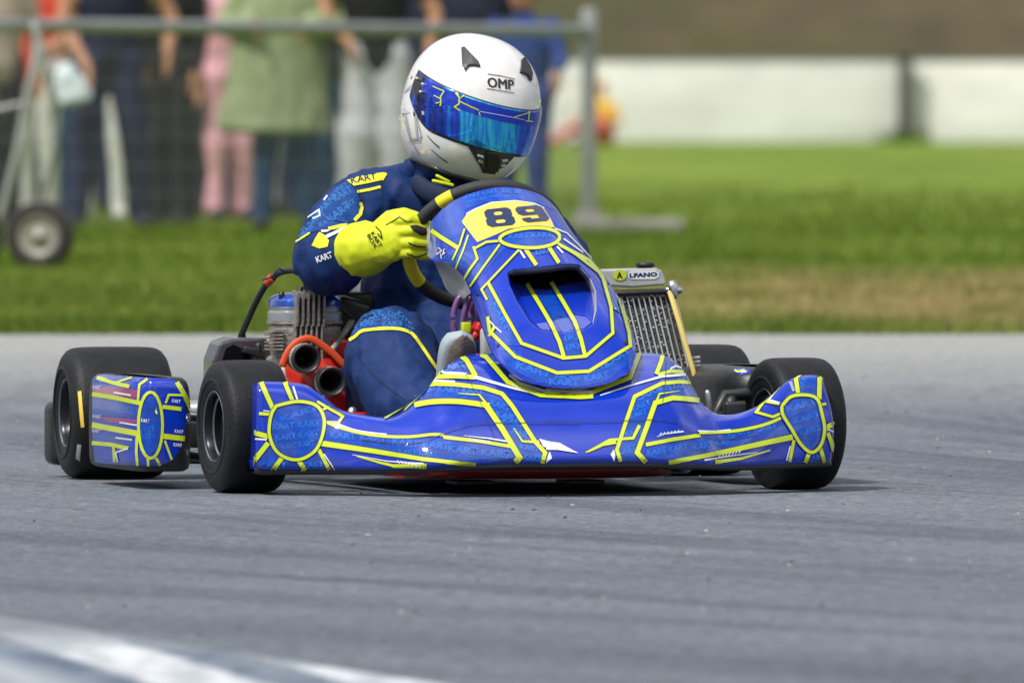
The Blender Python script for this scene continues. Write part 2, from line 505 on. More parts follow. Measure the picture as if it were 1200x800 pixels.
# ------------------------------------------------------------------ wheels
def wheel(x, y, R, w, steer, camber=0.0, marks=()):
    root = empty('wheel', (x, y, R), 0, kart)
    M = Matrix.Rotation(steer, 4, 'Z') @ Matrix.Rotation(camber, 4, 'Y')
    h = w / 2
    t = MB()
    side = [(0.90, 0.0655), (0.965, 0.069), (1.02, 0.078), (1.05, 0.092), (1.04, R * 0.80), (1.00, R * 0.88), (0.93, R * 0.945),
            (0.84, R * 0.978), (0.70, R * 0.993), (0.45, R * 0.999), (0.2, R)]
    prof = [(-a * h, r) for a, r in side] + [(a * h, r) for a, r in reversed(side)]
    mis = [0 if (i < 7 or i >= len(prof) - 8) else 1 for i in range(len(prof) - 1)]
    t.lathe(prof, M, 72, mis=mis)
    for s in (-1, 1):              # moulded ring on the sidewall
        t.lathe([(s * 1.047 * h, 0.087), (s * 1.075 * h, 0.089), (s * 1.075 * h, 0.0915), (s * 1.05 * h, 0.0935)], M, 72)
    if marks:
        tk = MB(); Mk = Matrix.Translation((x, y, R))
        tk.v = [Mk @ v for v in t.v]; tk.f = t.f
        st = Stick(tk, 0.0004)
        for loop, mi in marks: st.fill(loop, mi, 1, 5)
        st.out.v = [v - V((x, y, R)) for v in st.out.v]
        t.merge(st.out)
    obj('tyre', t, ['tyre_rubber', 'tread_rubber', 'plate_yellow', 'panel_back'], root)
    r = MB()
    for s in (-1, 1):
        p = [(s * 0.90 * h, 0.0660), (s * 0.985 * h, 0.0700), (s * 1.0 * h, 0.0685), (s * 0.975 * h, 0.0655), (s * 0.90 * h, 0.0625),
             (s * 0.74 * h, 0.0600), (s * 0.70 * h, 0.0565), (s * 0.50 * h, 0.0545), (s * 0.46 * h, 0.050), (s * 0.40 * h, 0.046),
             (s * 0.36 * h, 0.030), (s * 0.36 * h, 0.022), (s * 0.62 * h, 0.019), (s * 0.66 * h, 0.012), (s * 0.66 * h, 0.001)]
        r.lathe(p, M, 48, mis=[1, 1, 1, 0, 0, 1] + [0] * 20)
        for k in range(3):
            a = k * 2.094 + 0.4
            c = M @ V((s * 0.40 * h, 0.037 * math.cos(a), 0.037 * math.sin(a)))
            e = M @ V((s * 0.55 * h, 0.037 * math.cos(a), 0.037 * math.sin(a)))
            r.tube([c, e], 0.006, 6, 1, cap='flat')
    sharp(obj('rim', r, ['rim_metal', 'rim_lip'], root), 40)
    return root
z4 = Zf(4.445, 40, 390)
FR, RR = 0.129, 0.133
wheel(-0.552, 0, FR, 0.128, rad(5), 0)
wheel(0.550, 0, FR, 0.132, rad(7), 0)
wheel(-0.602, 1.04, RR, 0.200, 0, 0, [(z4((228, 305), (246, 303), (262, 490), (244, 492)), 2), (z4((226, 578), (246, 582), (238, 668), (218, 652)), 3)])
wheel(0.602, 1.04, RR, 0.200, 0, 0)

# ------------------------------------------------------------------ front fairing
FC = [  # top px, py, depth | bottom px, py, depth
    (300, 449, -.180, 298, 548, -.195), (312, 447, -.185, 312, 551, -.21), (355, 450, -.190, 355, 551, -.23),
    (378, 463, -.200, 378, 551, -.25), (398, 479, -.22, 400, 551, -.275), (430, 486.5, -.26, 440, 551, -.32),
    (460, 487.5, -.28, 475, 550, -.37), (482, 474, -.26, 500, 549, -.40), (500, 458, -.235, 525, 548, -.415),
    (518, 434, -.19, 550, 546, -.425), (546, 416, -.15, 585, 545, -.43), (590, 414, -.14, 615, 544, -.433),
    (660, 414, -.14, 660, 544, -.435), (735, 413, -.15, 715, 543, -.432), (778, 416, -.155, 755, 543, -.428),
    (799, 432, -.17, 785, 544, -.42), (811, 452, -.20, 810, 545, -.40), (824, 473, -.23, 830, 545, -.38),
    (842, 485, -.25, 850, 546, -.34), (870, 483, -.245, 880, 546, -.30), (902, 467, -.22, 905, 545, -.27),
    (922, 447, -.19, 925, 544, -.25), (940, 440, -.18, 942, 543, -.235), (958, 440, -.175, 960, 542, -.222),
    (966, 446, -.168, 974, 541, -.205)]
NC, NR = 241, 34
cols = catmull(FC, NC)
fair = MB(); rows = []
for i in range(NR):
    v = i / (NR - 1); row = []
    for j, c in enumerate(cols):
        g = 0.35 * v + 0.65 * v ** 2.6
        px = c[3] + (c[0] - c[3]) * v; py = c[4] + (c[1] - c[4]) * v
        y = c[5] + (c[2] - c[5]) * g
        y += 0.016 * max(0, (v - 0.88) / 0.12) ** 2 + 0.012 * max(0, (0.06 - v) / 0.06) ** 2
        u = j / (NC - 1)
        if u > 0.93:                # right-hand tip bulges outward
            px += 7 * ((u - 0.93) / 0.07) * math.sin(math.pi * min(1, v * 1.05))
        y += 0.02 * max(0, (0.012 - u) / 0.012) ** 2 + 0.02 * max(0, (u - 0.988) / 0.012) ** 2
        row.append(K(px, py, y))
    rows.append(row)
# rolled edges: the top edge returns backwards and down, the bottom edge tucks under
top = [[p + V((0, a, b)) for p in rows[-1]] for a, b in ((0.006, -0.0015), (0.014, -0.006), (0.018, -0.02), (0.02, -0.05))]
bot = [[p + V((0, a, b)) for p in rows[0]] for a, b in ((0.09, 0.018), (0.03, 0.008), (0.008, -0.0025), (0.002, -0.003))]
allr = bot + rows + top
allr = [[r[0] + V((0.004, 0.06, 0)), r[0] + V((0.0, 0.02, 0))] + r + [r[-1] + V((0, 0.02, 0)), r[-1] + V((-0.004, 0.06, 0))] for r in allr]
fair.grid(allr, BLUE)
front = MB(); front.grid(rows, BLUE)
S = Stick(front); S.edge = (YEL, NAV)
a5 = Zf(3.0, 280, 380); a6 = Zf(3.2432, 640, 380); a7 = Zf(4.0, 400, 400)
# printed mid-blue fields
S.fill(a5((505, 322), (600, 287), (680, 274), (870, 287), (1000, 480), (1065, 482), (1072, 450), (1035, 410), (955, 285), (925, 248), (760, 214), (640, 217), (560, 290)), MID, 0)
S.fill(a5((305, 350), (400, 378), (500, 393), (700, 400), (965, 435), (975, 470), (850, 488), (640, 474), (300, 418)), MID, 0)
S.fill(a5((110, 335), (135, 290), (205, 276), (268, 290), (294, 332), (291, 388), (266, 440), (218, 467), (172, 465), (130, 438), (110, 385)), MID, 0)
S.fill(a5((705, 180), (785, 120), (825, 180)), MID, 0)
S.fill(a5((62, 470), (58, 505), (320, 510), (280, 440), (240, 470), (160, 475), (105, 430)), MID, 0)
S.fill(a6((550, 222), (450, 227), (342, 278), (275, 480), (285, 515), (372, 518), (350, 490), (420, 300), (480, 283), (575, 290)), MID, 0)
S.fill(a6((895, 320), (935, 280), (990, 274), (1027, 290), (1040, 335), (1050, 400), (1036, 455), (1004, 480), (968, 450), (935, 395)), MID, 0)
S.fill(a6((885, 358), (800, 392), (700, 412), (585, 424), (385, 460), (375, 505), (480, 518), (720, 472), (932, 425)), MID, 0)
S.fill(a6((945, 205), (1050, 200), (1035, 280), (960, 268)), MID, 0)
S.fill(a6((445, 128), (500, 150), (525, 188), (430, 196)), MID, 0)
# lettering in the print
for p0, p1, h, n in (((150, 345), (285, 300), 22, 'KART'), ((118, 372), (288, 358), 24, 'KART KART'), ((130, 410), (285, 392), 22, 'KART KART'), ((150, 440), (268, 425), 18, 'KART KART')):
    S.text(n, *a5(p0, p1), h / 3, LBL, 1, 0.045)
for p0, p1, h, n in (((560, 265), (700, 232), 24, 'KART KART'), ((700, 240), (860, 248), 24, 'KART KART'), ((880, 285), (950, 310), 24, 'KART'),
                     ((900, 325), (985, 345), 22, 'KART'), ((925, 345), (1000, 365), 18, 'KART'), ((955, 385), (1030, 410), 24, 'KART'),
                     ((985, 440), (1055, 450), 20, 'KART'), ((1000, 475), (1062, 482), 20, 'KART'),
                     ((320, 400), (520, 415), 24, 'KART KART'), ((540, 425), (740, 442), 26, 'KART KART'), ((735, 450), (955, 472), 26, 'KART KART'),
                     ((560, 455), (700, 468), 18, 'KART KART'), ((710, 170), (800, 150), 20, 'KART'), ((650, 395), (760, 402), 8, 'KART KART'),
                     ((70, 505), (170, 500), 18, 'KART'), ((225, 503), (300, 498), 18, 'KART')):
    S.text(n, *a5(p0, p1), h / 3, LBL, 1, 0.045)
for p0, p1, h, n in (((335, 300), (450, 250), 26, 'KART'), ((420, 262), (540, 240), 22, 'KART KART'), ((330, 335), (400, 305), 22, 'KART'), ((320, 362), (385, 340), 20, 'KART'),
                     ((300, 430), (370, 415), 22, 'KART'), ((275, 500), (345, 480), 26, 'KART'), ((385, 500), (540, 475), 24, 'KART KART'), ((560, 480), (720, 450), 24, 'KART KART'),
                     ((690, 430), (880, 395), 24, 'KART KART'), ((915, 335), (1030, 300), 24, 'KART'), ((940, 380), (1045, 350), 22, 'KART'), ((965, 425), (1045, 400), 20, 'KART'),
                     ((975, 262), (985, 205), 26, 'KART'), ((455, 185), (510, 170), 18, 'KART'), ((990, 515), (1060, 510), 16, 'KART')):
    S.text(n, *a6(p0, p1), h / 3.24, LBL, 1, 0.045)
# yellow and white stripes, left half
Y = lambda pts, w, **k: S.line(pts, w, YEL, k.pop('lay', 2), **k)
Wt = lambda pts, w, **k: S.line(pts, w, WHT, k.pop('lay', 2), **k)
Y(a5((130, 287), (205, 272), (270, 286), (299, 330), (295, 390), (270, 443), (220, 473), (170, 470), (128, 440), (107, 385), (110, 330)), 4.2, smooth=True, closed=False, lay=4)
Y(a5((110, 332), (117, 308), (131, 286)), 4.2, lay=4)
for p, w in (([(78, 205), (120, 298)], 6), ([(160, 205), (190, 273)], 5.5), ([(72, 313), (110, 316)], 4.2), ([(54, 380), (103, 394)], 6.5), ([(56, 478), (103, 416)], 6.5),
             ([(118, 512), (152, 468)], 6), ([(208, 476), (234, 510)], 6), ([(282, 440), (318, 508)], 5)):
    Y(a5(*p), w)
Wt(a5((300, 455), (337, 508)), 1.6); Wt(a5((86, 303), (112, 306)), 1.2); Wt(a5((60, 402), (98, 405)), 2.2); Wt(a5((190, 220), (206, 268)), 2.4)
Y(a5((290, 418), (480, 446), (650, 474), (760, 486), (860, 493)), 7.5, taper=(1, 0.55))
Y(a5((415, 463), (500, 486), (545, 496), (660, 497)), 5.5, taper=(0.3, 1)); Wt(a5((400, 458), (520, 480), (650, 490)), 2.2, taper=(0.3, 1))
Y(a5((308, 345), (400, 376), (500, 393), (600, 396), (680, 388), (720, 390)), 3.6, smooth=True)
Wt(a5((340, 348), (420, 374), (520, 387)), 1.4, smooth=True)
Y(a5((720, 397), (850, 412), (968, 432)), 4.5); Wt(a5((790, 392), (880, 402), (940, 412)), 2.2, taper=(0.2, 1))
Y(a5((275, 272), (325, 302), (366, 325), (350, 347), (306, 344)), 3.2); Y(a5((295, 300), (316, 292)), 3)
Y(a5((510, 325), (560, 303), (610, 287), (680, 274), (770, 273), (880, 287)), 7, smooth=True)
Y(a5((868, 284), (925, 368), (986, 468), (964, 490)), 7.5); Y(a5((770, 245), (845, 250), (885, 300)), 3.6, taper=(0.2, 1))
Y(a5((620, 222), (690, 211), (760, 213), (860, 225), (925, 246), (960, 288), (1040, 412), (1076, 452), (1066, 486)), 5.6)
Wt(a5((640, 205), (700, 200), (760, 203)), 2.4)
Y(a5((695, 186), (760, 184), (830, 188)), 6); Wt(a5((706, 160), (722, 172), (800, 176)), 3.2)
Wt(a5((825, 186), (890, 205), (970, 228), (1085, 255)), 4.6, taper=(1, 0.3))
Y(a5((783, 114), (800, 128), (832, 184)), 6.5); Y(a5((850, 108), (870, 118), (945, 205), (1060, 250), (1200, 257), (1245, 254)), 6)
Wt(a5((950, 180), (985, 208), (1070, 236), (1200, 240), (1245, 238)), 3.6)
Y(a5((966, 366), (996, 412), (1055, 415)), 4.2, taper=(0.3, 1))
S.fill(a5((1055, 404), (1110, 418), (1192, 452), (1120, 440), (1070, 432)), WHT, 3)
S.fill(a5((1078, 486), (1100, 470), (1092, 448), (1082, 470)), WHT, 3)
for k in range(7): Wt(a5((810 + 11 * k, 402 + 1.6 * k), (816 + 11 * k, 410 + 1.6 * k)), 1.2, lay=3)
for k in range(8): Wt(a5((560 + 12 * k, 478 + 2 * k), (567 + 12 * k, 488 + 2 * k)), 1.3, lay=4)
for k in range(6): Wt(a5((960 + 13 * k, 212 + 4 * k), (966 + 13 * k, 220 + 4 * k)), 1.1, lay=3)
# right half
Y(a6((893, 312), (930, 276), (990, 270), (1028, 286), (1044, 335), (1055, 400), (1040, 460), (1005, 486), (965, 455), (928, 395), (897, 345), (893, 312)), 4.2, smooth=True, lay=4)
for p, w in (([(948, 198), (957, 270)], 5.5), ([(1038, 194), (1036, 285)], 6), ([(1062, 302), (1042, 306)], 3.5), ([(1092, 376), (1070, 388), (1054, 404)], 6.5), ([(1068, 412), (1080, 440), (1090, 482)], 5),
             ([(1000, 484), (984, 522)], 5.5), ([(1040, 468), (1056, 522)], 5), ([(940, 440), (924, 520)], 4.2)):
    Y(a6(*p), w)
Wt(a6((926, 462), (912, 515)), 1.8); Wt(a6((868, 262), (846, 290), (886, 300)), 2.6); Wt(a6((1066, 398), (1090, 408)), 1.8)
Y(a6((935, 428), (840, 448), (720, 475), (600, 500), (465, 524)), 7.5, taper=(1, 0.7))
Y(a6((850, 478), (740, 510), (640, 523)), 5, taper=(0.3, 1)); Wt(a6((800, 486), (700, 500), (600, 516)), 2.2, taper=(0.3, 1))
Y(a6((890, 356), (850, 374), (790, 392), (700, 408), (580, 413)), 4, smooth=True); Wt(a6((700, 402), (640, 408), (575, 406)), 2)
Y(a6((585, 422), (480, 438), (378, 458)), 5); Wt(a6((520, 408), (450, 418), (420, 428)), 2.2, taper=(1, 0.3))
Y(a6((884, 303), (830, 294), (798, 335), (860, 352), (888, 340)), 3.4)
Y(a6((580, 290), (530, 284), (480, 281), (414, 300), (380, 395), (345, 488), (378, 522)), 6.5); Y(a6((505, 255), (430, 266), (412, 310)), 3.4, taper=(0.2, 1))
Y(a6((548, 222), (500, 220), (440, 226), (336, 276), (300, 380), (268, 478), (282, 518)), 5)
Wt(a6((528, 192), (440, 200), (330, 232), (205, 272)), 3.8, taper=(1, 0.3))
Y(a6((520, 182), (470, 180), (425, 194)), 4.4); Wt(a6((515, 168), (490, 160), (470, 172)), 2.4)
Y(a6((442, 120), (436, 145), (418, 192)), 5.5); Y(a6((0, 266), (70, 275), (165, 264), (280, 220), (318, 205), (356, 110)), 6)
Wt(a6((0, 250), (90, 256), (200, 235), (305, 190), (328, 150)), 3.4)
Y(a6((150, 488), (240, 440), (330, 433), (354, 385)), 4.6, taper=(0.4, 1)); Y(a6((160, 486), (215, 458), (265, 446)), 6, taper=(0.2, 1))
S.fill(a6((0, 445), (50, 452), (120, 490), (40, 478), (0, 478)), WHT, 3)
S.fill(a6((258, 518), (244, 496), (256, 476), (262, 496)), WHT, 3)
for k in range(6): Wt(a6((430 + 13 * k, 422 - 2 * k), (438 + 13 * k, 414 - 2 * k)), 1.2, lay=3)
for k in range(7): Wt(a6((650 + 13 * k, 508 - 3 * k), (658 + 13 * k, 498 - 3 * k)), 1.2, lay=4)
for k in range(5): Wt(a6((925 + 2 * k, 225 + 7 * k), (936 + 2 * k, 223 + 7 * k)), 1.1, lay=3)
# panel joints
S.line(a5((430, 405), (560, 420), (660, 410), (760, 370), (880, 350), (1200, 352)), 0.8, BLK, 5, smooth=True)
S.line(a6((0, 372), (200, 374), (400, 366), (500, 378), (580, 420), (680, 440), (800, 425)), 0.8, BLK, 5, smooth=True)
S.line(a5((775, 140), (840, 260), (900, 400)), 0.6, BLK, 5, smooth=True)
S.line(a6((455, 140), (450, 230), (440, 300)), 0.6, BLK, 5, smooth=True)
# printed smears of pale blue in the film
fair.merge(S.out)
# black lower lip
lip = [[p + V((0, a, b)) for p in rows[0]] for a, b in ((0.012, 0.006), (-0.001, 0.0025), (-0.003, -0.002), (-0.001, -0.0065), (0.02, -0.009), (0.10, -0.006))]
fo = obj('front_fairing', fair, LIV, kart, weld=False)
lp = MB(); lp.grid(lip, 0); obj('lower_lip', lp, 'black_plastic', fo)

# ------------------------------------------------------------------ number panel with the air intake
PR = [  # rows from the top edge down; (px, py) for 7 columns, centre depth, edge set-back
    ([(501, 275), (508, 256), (538, 232), (585, 219.5), (628, 226), (652, 244), (662, 262)], .205, .10),
    ([(502, 297), (520, 279), (552, 262), (600, 250), (645, 255), (667, 268), (677, 284)], .12, .11),
    ([(511, 307), (531, 296), (565, 287), (612, 278), (658, 280), (683, 292), (695, 305)], .05, .11),
    ([(540, 323), (553, 317), (580, 311), (625, 303), (672, 306), (698, 317), (710, 325)], -.02, .10),
    ([(557, 357), (569, 352), (595, 348), (643, 343), (692, 343), (718, 348), (728, 354)], -.12, .09),
    ([(570, 395), (581, 392), (606, 388), (652, 385), (705, 383), (731, 385), (741, 388)], -.22, .075),
    ([(580, 417), (592, 422), (615, 427), (660, 430), (708, 424), (734, 416), (745, 411)], -.29, .06),
    ([(592, 429), (604, 440), (625, 449), (664, 454.5), (708, 450), (732, 439), (741, 431)], -.325, .04)]
PC, PN = 301, 361
ctrl = [[(px, py, d + s * abs(j - 3) ** 2 / 9) for j, (px, py) in enumerate(r)] for r, d, s in PR]
r1 = [catmull(r, PC) for r in ctrl]
c1 = [catmull([r1[i][j] for i in range(len(r1))], PN) for j in range(PC)]
pz = [[c1[j][i] for j in range(PC)] for i in range(PN)]       # [row][col] -> px, py, depth
z3 = Zf(2.6656, 480, 180)
HOLE = z3((306, 372), (325, 362), (400, 356), (500, 345), (530, 348), (565, 385), (584, 430), (585, 490), (575, 530), (545, 550), (470, 558), (410, 552), (375, 525), (335, 460), (312, 410))
HOLE = [(x, y) for x, y in HOLE]
def sdist(px, py):
    inside = False; best = 1e9; n = len(HOLE)
    for i in range(n):
        ax, ay = HOLE[i]; bx, by = HOLE[(i + 1) % n]
        if (ay > py) != (by > py) and px < (bx - ax) * (py - ay) / (by - ay) + ax: inside = not inside
        dx, dy = bx - ax, by - ay
        t = max(0, min(1, ((px - ax) * dx + (py - ay) * dy) / (dx * dx + dy * dy)))
        best = min(best, math.hypot(px - ax - dx * t, py - ay - dy * t))
    return best if inside else -best
panel = MB(); prow = []; open_ = []
for i in range(PN):
    row = []; oo = []
    for j in range(PC):
        px, py, y = pz[i][j]
        blk = False
        if 590 < px < 705 and 305 < py < 395:
            d = sdist(px, py)
            if d > 0:
                deep = 0.012 + 0.125 * max(0, min(1, (389 - py) / 58))
                y += min(deep, d * 0.022)
                blk = d > 1.2 and py < 331 + 7 * math.exp(-((px - 632) / 26) ** 2) - 0.10 * (abs(px - 640) - 20)
        row.append(K(px, py, y)); oo.append(blk)
    prow.append(row); open_.append(oo)
panel.grid(prow, BLUE)
for i in range(PN - 1):
    for j in range(PC - 1):
        if open_[i][j]: panel.m[i * (PC - 1) + j] = OPN
S = Stick(panel); S.edge = (YEL, NAV)
z5 = Zf(6.667, 500, 210)
# printed fields
S.fill(z5((40, 330), (110, 230), (330, 120), (560, 85), (800, 110), (960, 180), (1030, 260), (850, 180), (650, 165), (450, 185), (300, 240), (290, 380), (235, 540), (60, 420)), MID, 0)
S.fill(z5((235, 560), (320, 440), (390, 540), (395, 620), (330, 690), (215, 720), (100, 640)), MID, 0)
S.fill(z5((560, 490), (590, 430), (700, 395), (850, 388), (990, 425), (1040, 480), (1000, 520), (850, 530), (640, 545)), MID, 0)
S.fill(z3((260, 570), (330, 640), (460, 690), (560, 685), (692, 605), (700, 640), (620, 710), (520, 730), (400, 715), (310, 670)), MID, 0)
S.fill(z3((205, 300), (285, 280), (300, 295), (195, 418), (165, 390)), MID, 0)
S.fill(z3((232, 430), (245, 412), (345, 600), (300, 600), (255, 510)), MID, 0)
S.fill(z3((600, 375), (640, 440), (690, 520), (690, 600), (672, 505), (632, 480)), MID, 0)
S.fill(z3((395, 440), (445, 430), (515, 560), (535, 625), (490, 632), (478, 560)), MID, 0)
for p0, p1, h, n in (((300, 160), (560, 105), 34, 'KART KART'), ((590, 110), (760, 120), 32, 'KART KART'), ((310, 195), (470, 160), 22, 'KART KART'), ((500, 150), (660, 148), 22, 'KART KART'),
                     ((640, 470), (980, 455), 40, 'KART KART'), ((60, 300), (150, 240), 50, 'KART'), ((130, 620), (250, 650), 30, 'KART')):
    S.text(n, *z5(p0, p1), h / 6.667, LBL, 1, 0.045)
for p0, p1, h, n in (((275, 600), (345, 655), 20, 'KART'), ((330, 672), (440, 702), 24, 'KART'), ((435, 724), (530, 726), 22, 'KART'), ((548, 716), (625, 700), 22, 'KART'),
                     ((615, 672), (692, 622), 22, 'KART'), ((455, 702), (545, 706), 12, 'KART KART'), ((555, 694), (640, 662), 12, 'KART KART'), ((482, 590), (530, 585), 22, '(R)'), ((488, 620), (534, 612), 22, '(R)'),
                     ((255, 470), (300, 560), 18, 'KART'), ((655, 470), (685, 540), 18, 'KART'), ((395, 320), (438, 312), 18, 'KART')):
    S.text(n, *z3(p0, p1), h / 2.67, LBL, 1, 0.045)
S.line(z3((246, 510), (252, 555), (268, 572), (330, 636), (460, 686), (560, 681), (688, 602), (684, 560), (668, 500), (652, 450)), 4.4, YEL, 2)
S.line(z3((268, 540), (250, 570)), 3.6, YEL, 2)
S.line(z3((246, 404), (300, 505), (350, 594), (480, 640), (550, 634), (634, 562), (628, 480), (600, 382), (560, 335), (470, 288)), 4.2, YEL, 2)
S.line(z3((366, 408), (405, 470), (440, 530), (468, 590), (482, 638)), 5.2, YEL, 2); S.line(z3((442, 403), (480, 465), (515, 525), (535, 580), (548, 634)), 5.2, YEL, 2)
S.line(z3((358, 294), (396, 350)), 5.2, YEL, 2); S.line(z3((432, 290), (466, 343)), 5.2, YEL, 2)
S.line(z3((345, 305), (360, 328)), 2.6, WHT, 2); S.line(z3((460, 292), (478, 312)), 2.2, WHT, 2)
ring = [(375 + 93 * math.cos(t * math.pi / 12), 266 + (31 + 4 * math.cos(t * math.pi / 12)) * math.sin(t * math.pi / 12) - 3 * math.cos(t * math.pi / 12)) for t in range(25)]
S.line(z3(*ring), 4.2, YEL, 3)
S.fill(z3((164, 214), (178, 192), (205, 176), (255, 156), (290, 152), (330, 150), (385, 158), (418, 172), (440, 205), (452, 232), (375, 228), (310, 236), (270, 254), (212, 278)), PLT, 1)
S.line(z3((178, 190), (205, 175), (255, 155), (330, 149), (388, 157), (420, 172)), 1.2, WHT, 2)
S.line(z3((62, 234), (100, 262), (152, 296)), 5.4, YEL, 2)
S.line(z3((173, 236), (158, 285), (136, 332)), 2.4, YEL, 2); S.line(z3((184, 256), (168, 305), (144, 362)), 2.2, YEL, 2)
S.line(z3((282, 286), (232, 355), (186, 422)), 2.6, YEL, 2); S.line(z3((342, 302), (285, 362), (226, 425), (244, 458)), 2.6, YEL, 2)
S.line(z3((285, 274), (240, 278), (204, 298)), 3, YEL, 2); S.line(z3((200, 292), (213, 330), (190, 362), (172, 392)), 3, YEL, 2)
S.line(z3((245, 515), (266, 540), (288, 560)), 1.5, WHT, 2)
S.line(z3((452, 235), (490, 250), (520, 280), (590, 352)), 1.6, WHT, 2); S.line(z3((462, 282), (520, 318), (590, 372), (612, 410)), 3.2, YEL, 2); S.line(z3((480, 268), (540, 310)), 2, WHT, 2)
S.line(z3((652, 452), (664, 500), (692, 530)), 2.2, YEL, 2)
# race number
def digit(loops, org, ux, uy):
    S.fill([[(org[0] + ux[0] * x + uy[0] * y, org[1] + ux[1] * x + uy[1] * y) for x, y in lp] for lp in loops], NAV, 3, 5)
def oct_(x0, y0, x1, y1, c): return [(x0 + c, y0), (x1 - c, y0), (x1, y0 + c), (x1, y1 - c), (x1 - c, y1), (x0 + c, y1), (x0, y1 - c), (x0, y0 + c)]
eight = [[(.14, 0), (.86, 0), (1, .14), (1, .42), (.92, .5), (.97, .56), (.97, .86), (.84, 1), (.16, 1), (.03, .86), (.03, .56), (.08, .5), (0, .42), (0, .14)], oct_(.33, .17, .67, .38, .06), oct_(.35, .62, .65, .83, .06)]
nine = [[(.14, 0), (.86, 0), (1, .14), (1, .86), (.86, 1), (.14, 1), (0, .86), (0, .58), (.14, .44), (.66, .44), (.66, .2), (.36, .2), (.36, .29), (.02, .29), (.02, .14)], oct_(.34, .62, .66, .82, .06)]
digit(eight, (572, 267.5), (33, -3.5), (-6.5, -20.5)); digit(nine, (614, 262), (31, -3), (-12.5, -18))
# emblem
for k in range(9):
    a = k * 0.7; S.line(z3((100 + 14 * math.cos(a), 310 + 18 * math.sin(a)), (104 + 5 * math.cos(a + 2), 312 + 8 * math.sin(a + 2))), 1.1, BLK if k % 2 else WHT, 3, step=1.5)
full = MB(); full.merge(panel); full.merge(S.out)
back = [[p + V((0, 0.007, -0.002)) for p in r] for r in prow]
full.grid(back, BACK)
fl_ = [[(509, 306, .10), (524, 309, .06), (541, 322, .0), (552, 343, -.06)], [(512, 314, .16), (524, 317, .13), (539, 329, .08), (548, 346, .02)], [(515, 321, .18), (522, 331, .16), (531, 341, .13), (543, 350, .08)], [(517, 324, .19), (522, 337, .18), (530, 346, .15), (540, 351, .12)]]
fr_ = [catmull(r, 16) for r in fl_]; fc_ = [catmull([fr_[i][j] for i in range(4)], 12) for j in range(16)]
full.grid([[K(*fc_[j][i]) for j in range(16)] for i in range(12)], BACK)
edge = [prow[0], back[0]], [prow[-1], back[-1]], [[r[0] for r in prow], [r[0] for r in back]], [[r[-1] for r in prow], [r[-1] for r in back]]
for e in edge: full.grid(e, BLUE)
po = obj('number_panel', full, LIV, kart, weld=False)
sb_ = panel.bvh(); sc_ = MB()
for x_, y_ in ((655, 371), (584, 405), (733, 402), (560, 345), (712, 332)):
    d_ = kray(x_, y_); l_, n_2, i_, dd_ = sb_.ray_cast(KC, d_)
    if l_ is not None:
        if n_2.dot(d_) > 0: n_2 = -n_2
        sc_.tube([l_ - n_2 * .002, l_ + n_2 * .0022], 0.0042, 12, 0, cap='flat')
obj_split('panel_screw', sc_, 'black_plastic', po)
br = MB()
for q in (-0.07, 0.10): br.tube([K(655, 440, -.27) + V((q, 0.02, 0)), K(655, 440, -.20) + V((q * 0.8, 0.12, -0.06))], 0.008, 10, 0)
obj_split('panel_bracket', br, 'bare_aluminium', kart)

# ------------------------------------------------------------------ side pods
def pod(x0, x1, y0, y1, zb, zt, name='side_pod'):
    mb = MB(); cx, cy = (x0 + x1) / 2, (y0 + y1) / 2; hx, hy = (x1 - x0) / 2, (y1 - y0) / 2
    levels = [(0.0, .30), (0.0, .8), (.03, .94), (.10, .99), (.3, 1.0), (.62, 1.0), (.80, .985), (.90, .95), (.96, .88), (1.0, .76), (1.0, .3)]
    rows = []
    for lz, sc in levels:
        row = []
        inset = (1 - sc) * min(hx, hy)
        for k in range(72):
            a = 2 * math.pi * k / 72; ca, sa = math.cos(a), math.sin(a)
            e = 0.42
            row.append(V((cx + (hx - inset) * math.copysign(abs(ca) ** e, ca), cy + (hy - inset) * math.copysign(abs(sa) ** (0.55 if sa < 0 else .3), sa), zb + (zt - zb) * lz)))
        rows.append(row)
    mb.grid(rows, BLK, True, wrap_u=True)
    return mb
pm = pod(-0.722, -0.592, 0.24, 0.76, 0.035, 0.218)
S = Stick(pm)
S.fill(z4((306, 240), (325, 222), (400, 212), (540, 228), (640, 236), (700, 240), (762, 255), (800, 305), (828, 365), (832, 415), (800, 440), (786, 470), (780, 540), (758, 610), (715, 668), (655, 690), (560, 690), (430, 684), (318, 674), (306, 560), (304, 400)), BLUE, 0, 5)
S.fill(z4((310, 285), (400, 280), (550, 300), (545, 345), (400, 322), (310, 305)), MAG, 1, 5)
S.fill(z4((320, 432), (400, 440), (548, 450), (545, 468), (400, 465)), MAG, 1, 5)
S.fill(z4((310, 340), (545, 385), (545, 445), (400, 432), (310, 425)), MID, 1, 5)
S.fill(z4((310, 520), (545, 560), (520, 600), (310, 560)), MID, 1, 5)
S.fill(z4((560, 400), (600, 322), (640, 340), (660, 400), (665, 500), (640, 600), (600, 640), (560, 580), (550, 480)), MID, 1, 5)
Yp = lambda p, w, lay=2: S.line(z4(*p), w / 4.445, YEL, lay, step=2)
e_ = [(608 + 60 * math.cos(t * math.pi / 12), 480 + 172 * math.sin(t * math.pi / 12)) for t in range(25)]
Yp(e_, 17, 3)
Yp(((306, 318), (420, 336), (560, 366)), 26); Yp(((305, 478), (420, 500), (548, 524)), 34); Yp(((305, 572), (400, 580), (495, 600)), 24)
Yp(((418, 590), (422, 672)), 17); Yp(((668, 384), (765, 396)), 24); Yp(((668, 536), (782, 550)), 32); Yp(((545, 350), (552, 270), (600, 236)), 14)
Yp(((540, 535), (536, 620), (542, 690)), 16); Yp(((594, 650), (596, 692)), 14); Yp(((634, 650), (656, 690)), 16); Yp(((680, 560), (716, 660)), 13)
